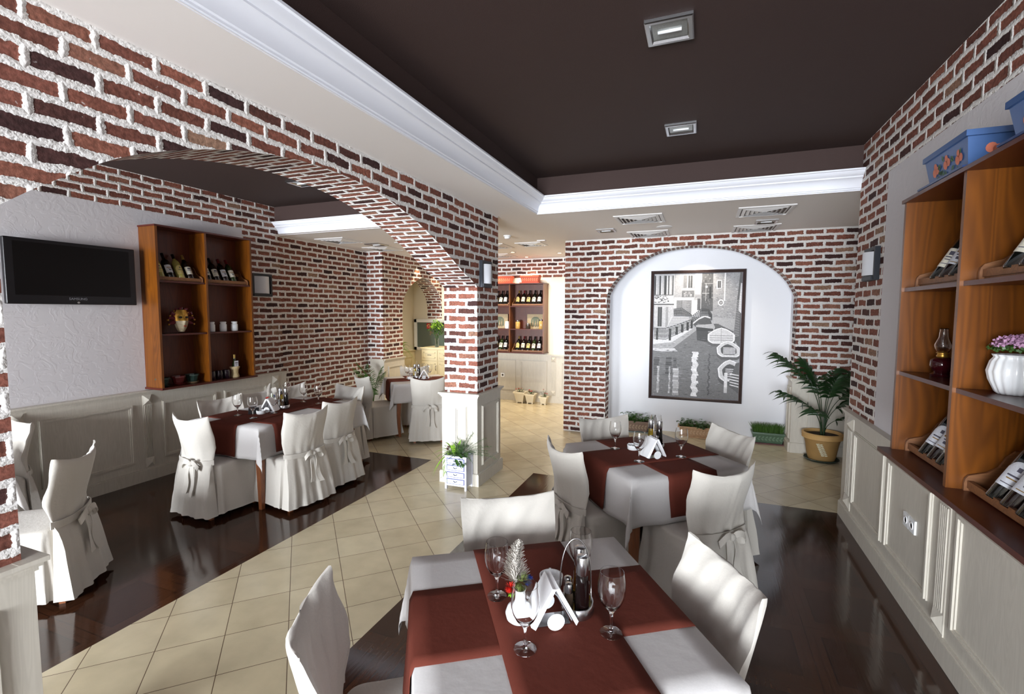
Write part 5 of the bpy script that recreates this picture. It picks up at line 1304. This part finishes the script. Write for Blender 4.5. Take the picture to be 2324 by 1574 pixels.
def outlet(M, label, n=1):
    t = holder('wall_socket', label, 'socket', M, 'wall sockets')
    for k in range(n): m = MB(); m.box(-0.04+k*0.085, 0.04+k*0.085, 0, 0.010, -0.04, 0.04); m.build('plate', WHITECER, t); m = MB(); m.lathe([(0.022, 0.0), (0.024, 0.003), (0.018, 0.004), (0.016, 0), (0, 0)], 20, M=Matrix.Translation((k*0.085, 0.010, 0)) @ Matrix.Rotation(math.radians(-90), 4, 'X')); m.build('socket_cup', VENTW, t, True)
outlet(frame_matrix((XR-0.022, 3.46, 0.52), (0, -1)), 'white double socket on the right wall panelling', 2)
outlet(frame_matrix((-3.66, YB-0.03, 0.49), (1, 0)), 'white socket on the far wall panelling')

# ================================================================ PLANTS AND POTS
def leaf(m, base, d, up, L_, w, droop=0.3, seg=5, mi=0):
    """blade with a bent midrib"""
    d = Vector(d).normalized(); s = d.cross(Vector(up)); s = s.normalized() if s.length > 1e-4 else Vector((1, 0, 0)); nrm = s.cross(d).normalized()
    prev = None; p = Vector(base)
    for k in range(seg+1):
        f = k/seg; ww = w*math.sin(PI*min(1, 0.08+0.92*f))**0.75 if k < seg else 0.0006
        c = Vector(base)+d*L_*f+Vector((0, 0, -droop*L_*f*f))
        cur = (c-s*ww/2+nrm*ww*0.12, c, c+s*ww/2+nrm*ww*0.12)
        if prev: m.face([prev[0], prev[1], cur[1], cur[0]], mi=mi); m.face([prev[1], prev[2], cur[2], cur[1]], mi=mi)
        prev = cur
def frond(t, base, az, height, reach, nl, ll, lw, mt, name='frond', start=0.45, droop=0.5, rnd=random, bend=2.0):
    d = Vector((math.cos(az), math.sin(az), 0)); pts = []
    for k in range(25):
        f = k/24; pts.append(Vector(base)+d*reach*f**bend+Vector((0, 0, height*(f-0.10*f**3) if True else 0)))
    m = MB(); m.tube(pts, [0.006*(1-0.8*k/24) for k in range(25)], 6)
    side = Vector((-d.y, d.x, 0))
    for k in range(nl):
        f = start+(1-start)*k/(nl-1); q = f*24; i = min(int(q), 23); c = pts[i].lerp(pts[i+1], q-i); tan = (pts[i+1]-pts[i]).normalized()
        sz = math.sin(PI*(0.22+0.68*k/(nl-1)))
        for s in (-1, 1):
            dd = (side*s*0.9+tan*(0.55+0.7*k/nl)+Vector((0, 0, rnd.uniform(-0.05, 0.15)))).normalized(); leaf(m, c, dd, (rnd.uniform(-0.6, 0.6), -0.9, 0.5), ll*sz*rnd.uniform(0.85, 1.1), lw, droop*rnd.uniform(0.7, 1.3))
    leaf(m, pts[-1], (pts[-1]-pts[-3]).normalized(), (0, 0, 1), ll*0.6, lw, droop)
    return m.build(name, mt, t, True, math.radians(60))
# big palm in clay pot
TERRA = simple('sandy_clay_pot', (158, 124, 74), 0.7, nscale=8, namp=0.2); RIM = simple('clay_pot_rim', (196, 156, 98), 0.6); DKG = simple('dark_green_saucer', (44, 58, 50), 0.4)
t = thing('potted_palm', 'tall potted palm in a clay pot with a leaf sprig relief, right of the niche', 'potted plant', (1.375, 6.60, 0))
m = MB(); m.lathe([(0.10, 0.0), (0.155, 0.0), (0.185, 0.022), (0.178, 0.028), (0.15, 0.010), (0, 0.010)], 36); m.build('saucer', DKG, t, True, math.radians(40))
m = MB(); m.lathe([(0, 0.012), (0.135, 0.012), (0.150, 0.06), (0.172, 0.20), (0.190, 0.27)], 40); m.build('pot', TERRA, t, True, math.radians(50))
m = MB(); m.lathe([(0.190, 0.265), (0.212, 0.272), (0.206, 0.285), (0.214, 0.298), (0.208, 0.310), (0.214, 0.322), (0.205, 0.335), (0.190, 0.335), (0.180, 0.28)], 40); m.build('rim', RIM, t, True, math.radians(60))
m = MB(); m.lathe([(0, 0.300), (0.187, 0.300), (0.187, 0.29)], 30); m.build('soil', SOIL, t)
m = MB(); pr_ = simple('pale_relief_sprig', (208, 204, 176), 0.6)
ca = math.atan2(-6.6, -1.375)
def onpot(s, z): r = 0.150+(z-0.06)*0.165+0.004; a = ca+s/r; return Vector((r*math.cos(a), r*math.sin(a), z))
stem = [(-0.03+0.06*f, 0.235-0.15*f) for f in [k/8 for k in range(9)]]
m.tube([onpot(s, z) for s, z in stem], 0.0025, 5)
for i, (s, z) in enumerate(stem[1:]):
    for sd in (-1, 1):
        c = onpot(s+sd*0.018, z+0.004); a1 = onpot(s+sd*0.034, z+0.004); u_ = (a1-onpot(s, z)).normalized(); v_ = Vector((0, 0, 1)); n_ = u_.cross(v_); m.face([c+u_*0.016*math.cos(a)+v_*0.007*math.sin(a)-n_*(0.002*(1 if n_.dot(c) < 0 else -1)) for a in [2*PI*k/10 for k in range(10)]])
m.build('relief_sprig', pr_, t)
rnd = random.Random(21)
def R_(deg): return math.radians(deg)
cr_ = 21.4   # direction of the picture's right
for az, h, rch, nl, ll, lw, st in ((200, 1.14, 0.54, 9, 0.34, 0.030, 0.62), (150, 1.02, 0.22, 9, 0.34, 0.034, 0.62), (15, 0.98, 0.40, 9, 0.36, 0.032, 0.6), (60, 0.95, 0.30, 9, 0.34, 0.034, 0.6), (-15, 0.66, 0.42, 9, 0.32, 0.030, 0.55), (205, 0.62, 0.50, 7, 0.28, 0.030, 0.6), (240, 0.42, 0.30, 4, 0.20, 0.030, 0.7), (-30, 0.36, 0.36, 5, 0.20, 0.024, 0.6), (300, 0.85, 0.16, 8, 0.30, 0.034, 0.6), (100, 0.88, 0.3, 8, 0.30, 0.034, 0.6), (10, 0.80, 0.48, 8, 0.32, 0.030, 0.6)):
    frond(t, (0.02*math.cos(R_(az)), 0.02*math.sin(R_(az)), 0.30), R_(az), h*0.93, rch, nl, ll*1.05, lw*1.25, GREEN2, 'frond', st, 0.55, rnd, 2.4)
# planters on the floor in front of the picture
def bushy(t, w, d, z0, kind, seed, mt):
    rnd = random.Random(seed); m = MB()
    if kind == 'grass':
        for k in range(1500):
            x, y = rnd.uniform(-w/2, w/2), rnd.uniform(-d/2, d/2); h = rnd.uniform(0.07, 0.14); dx, dy = rnd.gauss(0, 0.25)+x*0.9, rnd.gauss(0, 0.25)+y*0.8; b_ = Vector((x, y, z0)); e = b_+Vector((dx*h, dy*h, h)); s = Vector((rnd.gauss(0, 1), rnd.gauss(0, 1), 0)).normalized()*0.0022
            m.face([b_-s, b_+s, e+s*0.4, e-s*0.4])
        return m.build('grass', mt, t)
    for c in range(kind):
        cx, cy = (-w/2+w*(c+0.5)/kind)+rnd.uniform(-0.02, 0.02), rnd.uniform(-d/3, d/3)
        for k in range(rnd.randint(20, 30)):
            a = rnd.uniform(0, 6.28); e = rnd.uniform(0.15, 1.4); r = rnd.uniform(0.03, 0.13); b_ = Vector((cx, cy, z0)); c1 = b_+Vector((math.cos(a)*math.cos(e)*r, math.sin(a)*math.cos(e)*r, 0.01+math.sin(e)*r*1.05))
            m.tube([b_, (b_+c1)/2+Vector((0, 0, 0.01)), c1], 0.0015, 4, cap=False)
            for q in range(3): aa = a+rnd.uniform(-1.3, 1.3); leaf(m, c1, (math.cos(aa), math.sin(aa), rnd.uniform(0, 0.5)), (0, 0, 1), rnd.uniform(0.03, 0.055), rnd.uniform(0.022, 0.036), 0.4, 3)
    return m.build('foliage', mt, t, True, math.radians(60))
def IM(x, y, z=0): return frame_matrix((x, y, z), (1, 0))
SAND = simple('carved_sandstone_pot', (196, 160, 126), 0.8, nscale=35, namp=0.3, bump=0.006, bscale=45); BRZ = simple('bronze_clay', (108, 84, 68), 0.6, nscale=20, namp=0.2); GRG = simple('green_glaze', (74, 98, 76), 0.35, nscale=20, namp=0.2)
t = trough(IM(-0.86, 7.19), 0.38, 0.17, 0.165, BRZ, DKG, simple('pale_bronze', (142, 120, 96), 0.6), 'brown clay planter box with leafy plants, leftmost of three under the picture', 'planters under the picture', SOIL); bushy(t, 0.30, 0.1, 0.14, 4, 3, GREEN1)
t = trough(IM(-0.05, 7.19), 0.42, 0.18, 0.150, SAND, SAND, simple('pale_sandstone', (214, 184, 150), 0.8), 'carved sandstone planter with leafy plants, middle one of three under the picture', 'planters under the picture', SOIL); bushy(t, 0.34, 0.1, 0.12, 4, 5, GREEN1)
t = trough(IM(0.87, 7.19), 0.38, 0.17, 0.155, GRG, simple('red_brown_saucer', (84, 36, 34), 0.5), simple('pale_green_relief', (104, 130, 106), 0.5), 'green glazed planter box of grass, rightmost of three under the picture', 'planters under the picture', SOIL); bushy(t, 0.33, 0.12, 0.13, 'grass', 7, simple('fresh_grass', (70, 106, 36), 0.6, nscale=20, namp=0.4))
# three cream pots with red flowers by the far wall
CPOT = simple('cream_square_pot', (232, 222, 196), 0.5); REDP = simple('red_petals', (188, 48, 34), 0.6)
for i, (x, y, s, l) in enumerate(((-3.20, 8.64, 1.15, 'cream square flower pot on feet, largest and leftmost of three by the far wall'), (-2.99, 8.63, 1.0, 'cream square flower pot on feet, middle of three by the far wall'), (-2.73, 8.63, 0.80, 'cream square flower pot on feet, smallest and rightmost of three by the far wall'))):
    t = thing('flower_pot', l, 'potted plant', (x, y, 0), 0, 'cream pots by the far wall'); w = 0.095*s; h = 0.19*s
    m = MB(); P = [(-1, -1), (1, -1), (1, 1), (-1, 1)]
    b0 = m.grid([[(a*q, b_*q, zz) for a, b_ in P] for q, zz in ((w*0.62, 0.022), (w*0.92, h*0.86), (w*1.08, h*0.88), (w*1.08, h), (w*0.9, h), (w*0.8, h*0.8))], True); m.cap([b0+3, b0+2, b0+1, b0]); m.build('pot', CPOT, t)
    for a, b_ in P: m = MB(); m.box(a*w*0.5-0.012, a*w*0.5+0.012, b_*w*0.5-0.012, b_*w*0.5+0.012, 0, 0.024); m.build('foot', CPOT, t)
    m = MB(); m.box(-w*0.85, w*0.85, -w*0.85, w*0.85, h*0.80, h*0.9); m.build('soil', SOIL, t)
    m = MB(); ns = 0.028*s; m.box(-ns, ns, -w*0.80, -w*0.78, h*0.60, h*0.63); m.box(-ns*0.5, ns*0.5, -w*0.76, -w*0.745, h*0.46, h*0.52); m.build('stamped_text', simple('faded_print', (150, 140, 120), 0.8), t)
    rnd = random.Random(30+i); m = MB(); m2 = MB()
    for k in range(9):
        a = rnd.uniform(0, 6.28); r = rnd.uniform(0.01, w*0.9); hh = rnd.uniform(0.04, 0.13 if i == 2 else 0.08); b_ = Vector((0.3*r*math.cos(a), 0.3*r*math.sin(a), h*0.85)); e = Vector((r*math.cos(a), r*math.sin(a), h+hh)); m.tube([b_, e], 0.0018, 4)
        for q in range(4): aa = rnd.uniform(0, 6.28); leaf(m, b_.lerp(e, rnd.uniform(0.3, 0.8)), (math.cos(aa), math.sin(aa), 0.3), (0, 0, 1), 0.03, 0.016, 0.4, 3)
        if k % 2 == 0:
            for q in range(7): aa = q*0.9; leaf(m2, e, (math.cos(aa), math.sin(aa), rnd.uniform(-0.2, 0.9)), (0, 0, 1), 0.022, 0.014, 0.3, 3)
    m.build('foliage', GREEN1, t); m2.build('flowers', REDP, t)
# little white chest planter by the column
WCH = simple('white_painted_chest', (206, 208, 222), 0.45); BLU = simple('blue_outline', (66, 74, 140), 0.5); HND = simple('dark_metal_handle', (48, 52, 78), 0.4, 0.5)
t = thing('chest_planter', 'small white chest-shaped planter with four drawer fronts full of ferns, by the column', 'planter', (-2.205, 4.195, 0), math.radians(1))
m = MB(); w, d, h = 0.115, 0.075, 0.335
m.box(-w, w, -d, d, 0.035, h-0.006); m.build('body', WCH, t)
m = MB(); m.box(-w-0.004, w+0.004, -d-0.004, -d+0.012, h-0.014, h); m.box(-w-0.004, w+0.004, d-0.012, d+0.004, h-0.014, h); m.box(-w-0.004, -w+0.012, -d, d, h-0.014, h); m.box(w-0.012, w+0.004, -d, d, h-0.014, h); m.build('top_rim', WCH, t)
for a in (-1, 1):
    for b_ in (-1, 1): m = MB(); m.box(a*(w-0.008)-0.010, a*(w-0.008)+0.010, b_*(d-0.006)-0.010, b_*(d-0.006)+0.010, 0, h-0.01); m.build('corner_post', WCH, t)
for k in range(4):
    z0 = 0.055+0.068*k; m = MB(); m.box(-w+0.020, w-0.020, -d-0.006, -d, z0, z0+0.052); dr = m.build('drawer_front', BLU, t)
    m = MB(); m.box(-w+0.026, w-0.026, -d-0.008, -d-0.005, z0+0.005, z0+0.047); m.build('drawer_panel', WCH, dr)
    m = MB(); m.tube([(-0.020, -d-0.010, z0+0.034), (-0.010, -d-0.014, z0+0.026), (0, -d-0.015, z0+0.022), (0.010, -d-0.014, z0+0.026), (0.020, -d-0.010, z0+0.034)], 0.003, 6); m.build('handle', HND, dr, True)
rnd = random.Random(9); m = MB()
for k in range(24):        # arching strap leaves, left
    a = R_(rnd.uniform(120, 250)); leaf(m, (-0.06, 0, h-0.01), (math.cos(a), math.sin(a), rnd.uniform(0.3, 1.6)), (0, 0, 1), rnd.uniform(0.18, 0.33), 0.018, rnd.uniform(0.5, 1.4), 8)
for k in range(5): a = R_(rnd.uniform(0, 360)); leaf(m, (-0.045, -0.01, h-0.01), (math.cos(a)*0.4, math.sin(a)*0.4, 1), (0, 1, 0), rnd.uniform(0.12, 0.20), 0.034, 0.1, 6)
m.build('strap_leaves', GREEN3, t, True)
m = MB()
for k in range(7):
    a = R_(rnd.uniform(170, 260)); pts = []; n = 9
    for i in range(n): f = i/(n-1); pts.append(Vector((-0.09-0.05*f*abs(math.cos(a)), -0.03-0.04*f, h+0.03*math.sin(PI*f)-0.20*f*f*rnd.uniform(0.9, 1.1))))
    m.tube(pts, 0.0014, 4)
    for p_ in pts[3:]: leaf(m, p_, (rnd.gauss(0, 1), rnd.gauss(0, 1), -0.5), (0, 0, 1), 0.05, 0.006, 0.6, 3)
m.build('trailing_leaves', GREEN3, t, True)
m = MB()
for k in range(44):         # feathery asparagus fern
    a = rnd.uniform(0, 6.28); e = rnd.uniform(0.3, 1.45); L_ = rnd.uniform(0.18, 0.36); b_ = Vector((0.03, 0, h-0.01)); d_ = Vector((math.cos(a)*math.cos(e)+0.25, math.sin(a)*math.cos(e), math.sin(e))); pts = [b_+d_*L_*f+Vector((0, 0, -0.10*f*f)) for f in [i/8 for i in range(9)]]
    m.tube(pts, 0.0012, 4, cap=False)
    for i in range(46):
        f = rnd.uniform(0.3, 1)*8; j = min(int(f), 7); c = pts[j].lerp(pts[j+1], f-j); v_ = Vector((rnd.gauss(0, 1), rnd.gauss(0, 1), rnd.gauss(0, 0.5))).normalized()*rnd.uniform(0.015, 0.042); s_ = v_.cross(Vector((0, 0, 1))).normalized()*0.0013; m.face([c-s_, c+s_, c+v_+s_*0.5, c+v_-s_*0.5])
m.build('feathery_fern', simple('fern_green', (70, 100, 56), 0.6, nscale=30, namp=0.3), t)
m = MB()
for k in range(40):         # ivy in front
    c = Vector((rnd.uniform(0.0, 0.12), rnd.uniform(-0.10, -0.05), h+rnd.uniform(-0.08, 0.05))); a = rnd.uniform(0, 6.28); leaf(m, c, (math.cos(a), -0.5, math.sin(a)*0.6), (0, 0, 1), 0.045, 0.036, 0.4, 3)
m.build('ivy_leaves', GREEN1, t)
m = MB(); spikeball(m, (-0.115, -0.01, h+0.055), 0.018, 120, 0.016, rnd); m.tube([(-0.06, 0, h), (-0.10, 0, h+0.04), (-0.115, -0.01, h+0.05)], 0.0018, 4); m.build('dried_flower', simple('brown_dried_flower', (92, 58, 52), 0.9), t)
# small palm behind the far table
t = thing('potted_palm', 'small fern palm in the far left corner behind the long table', 'potted plant', (-4.93, 6.42, 0))
m = MB(); m.lathe([(0, 0.0), (0.11, 0.0), (0.14, 0.22), (0.15, 0.22), (0.15, 0.25), (0.13, 0.25), (0.12, 0.2), (0, 0.2)], 28); m.build('pot', TERRA, t, True, math.radians(40))
rnd = random.Random(8)
for az, hh, rch in ((210, 0.78, 0.25), (150, 0.72, 0.20), (180, 0.66, 0.36), (20, 0.72, 0.16), (300, 0.40, 0.30), (250, 0.52, 0.28), (60, 0.6, 0.2), (280, 0.60, 0.20)):
    frond(t, (0, 0, 0.2), R_(az), hh, rch, 12, 0.16, 0.013, GREEN1, 'frond', 0.5, 0.4, rnd, 2.2)
# tall grassy plant in the alcove of the pointed arch
t = thing('potted_plant', 'bright arching grass-like plant inside the pointed arch alcove', 'potted plant', (-5.50, 7.84, 0))
m = MB(); m.lathe([(0, 0.0), (0.10, 0.0), (0.13, 0.9), (0.10, 0.92), (0, 0.9)], 24); m.build('tall_pot', CPOT, t, True, math.radians(40))
m = MB()
for k in range(60): a = rnd.uniform(0, 6.28); leaf(m, (0, 0, 0.9), (math.cos(a)*0.35, math.sin(a)*0.6+0.35, rnd.uniform(0.8, 1.8)), (0.8, 0.1, 0.3), rnd.uniform(0.55, 0.85), 0.016, rnd.uniform(0.5, 1.1), 9)
m.build('blades', GREEN3, t, True)

# ================================================================ SIDEBOARD, HATCH, BOUQUET IN THE FAR CORNER
t = thing('sideboard', 'cream lacquered sideboard with a drawer over a door in the far corner', 'cabinet', (-4.83, 8.56, 0))
m = MB(); m.box(-0.37, 0.37, -0.24, 0.24, 0.06, 1.0); m.box(-0.35, 0.35, -0.22, 0.22, 0, 0.06); m.build('carcass', CREAMWOOD, t)
m = MB(); m.box(-0.39, 0.39, -0.265, 0.265, 1.0, 1.03); o = m.build('top', CREAMWOOD, t); q = o.modifiers.new('b', 'BEVEL'); q.width = 0.006; q.segments = 2
for x0, x1 in ((-0.355, -0.005), (0.005, 0.355)):
    for z0, z1, nm in ((0.78, 0.98, 'drawer'), (0.08, 0.76, 'door')):
        m = MB(); m.box(x0, x1, -0.258, -0.241, z0, z1); f_ = 0.045
        for a, b_, c, e in ((x0+f_, x1-f_, z0+f_, z0+f_+0.012), (x0+f_, x1-f_, z1-f_-0.012, z1-f_), (x0+f_, x0+f_+0.012, z0+f_, z1-f_), (x1-f_-0.012, x1-f_, z0+f_, z1-f_)): m.box(a, b_, -0.264, -0.258, c, e)
        dr = m.build(nm, CREAMWOOD, t)
        c = (x0+x1)/2; m = MB()
        if nm == 'drawer': m.tube([(c-0.04, -0.262, 0.88), (c-0.03, -0.282, 0.885), (c+0.03, -0.282, 0.885), (c+0.04, -0.262, 0.88)], 0.005, 6)
        else: m.tube([(x1-0.025, -0.262, 0.58), (x1-0.025, -0.285, 0.60), (x1-0.025, -0.285, 0.66), (x1-0.025, -0.262, 0.68)], 0.005, 6)
        m.build('handle', HND, dr, True)
t = thing('service_hatch', 'white framed hatch with grey-green glass on the far wall behind the bouquet', 'window', (-5.1, YB, 0.93))
m = MB()
for a, b_, c, e in ((-0.60, 0.42, 0.0, 0.06), (-0.60, 0.42, 0.585, 0.65), (-0.60, -0.54, 0, 0.65), (0.34, 0.42, 0, 0.65)): m.box(a, b_, -0.05, 0, c, e)
m.build('frame', WHITECER, t)
m = MB(); m.box(-0.545, 0.345, -0.018, -0.010, 0.05, 0.6); m.build('glass_panel', simple('grey_green_glass', (92, 104, 98), 0.12), t)
t = thing('fire_alarm_sign', 'small red square sign with a white symbol on the hatch glass', 'sign', (-5.36, YB-0.019, 1.44))
m = MB(); m.box(-0.045, 0.045, -0.004, 0, -0.055, 0.055); m.build('plate', simple('sign_red', (200, 30, 34), 0.4), t)
m = MB(); m.tube([(-0.02, -0.006, -0.03), (-0.02, -0.006, 0.02), (0, -0.006, 0.032), (0.02, -0.006, 0.02), (0.02, -0.006, -0.02), (0.005, -0.006, -0.03)], 0.005, 6); m.build('symbol', WHITECER, t)
t = thing('flower_bouquet', 'green bouquet in a glass vase standing on the cream sideboard', 'bouquet', (-4.93, 8.46, 1.0305))
m = MB(); m.lathe([(0, 0), (0.040, 0), (0.042, 0.01), (0.036, 0.10), (0.048, 0.18), (0.046, 0.18), (0.034, 0.10), (0.038, 0.012), (0, 0.010)], 24); m.build('vase', GLASS, t, True, math.radians(50))
rnd = random.Random(12); m = MB(); m2 = MB(); m3 = MB()
for k in range(12): a = rnd.uniform(0, 6.28); m3.tube([(0.01*math.cos(a), 0.01*math.sin(a), 0.015), (0.02*math.cos(a+1), 0.02*math.sin(a+1), 0.18), (0.06*math.cos(a), 0.06*math.sin(a), 0.28)], 0.0022, 4)
for k in range(240):
    a = rnd.uniform(0, 6.28); e = rnd.uniform(-0.7, 1.5); r = rnd.uniform(0.06, 0.19); c = Vector((math.cos(a)*math.cos(e)*r, math.sin(a)*math.cos(e)*r*0.8, 0.36+math.sin(e)*r)); d_ = Vector((rnd.gauss(0, 1), rnd.gauss(0, 1), rnd.gauss(0, 1)))
    leaf(m if e < 0.1 or rnd.random() < 0.3 else m2, c, d_, (0.2, 0.1, 1), rnd.uniform(0.04, 0.08), rnd.uniform(0.02, 0.036), 0.2, 3)
m.build('leaves', GREEN1, t, True); m2.build('lime_blossom', simple('lime_green_petals', (150, 196, 60), 0.6), t, True); m3.build('stems', GREEN1, t)
m = MB()
for k in range(7): a = rnd.uniform(2, 4.6); spikeball(m, (0.14*math.cos(a), 0.12*math.sin(a), 0.30+rnd.uniform(-0.06, 0.1)), 0.014, 60, 0.012, rnd)
m.build('brown_blossom', simple('bronze_flower', (150, 120, 80), 0.8), t)
m = MB(); m.lathe([(0.012, 0), (0.022, 0.0), (0.028, -0.02), (0.02, -0.06), (0, -0.062)], 16); o = m.build('spotlight', STEEL, None, True); o.location = (-4.93, 7.95, ZC-0.0005); tag(o, 'small ceiling spotlight over the left side of the pointed arch', 'ceiling lamp', 'spotlights at the pointed arch')
o2 = o.copy(); C.objects.link(o2); o2.location = (-4.93, 8.60, ZC-0.0005); tag(o2, 'small ceiling spotlight over the right side of the pointed arch', 'ceiling lamp', 'spotlights at the pointed arch')
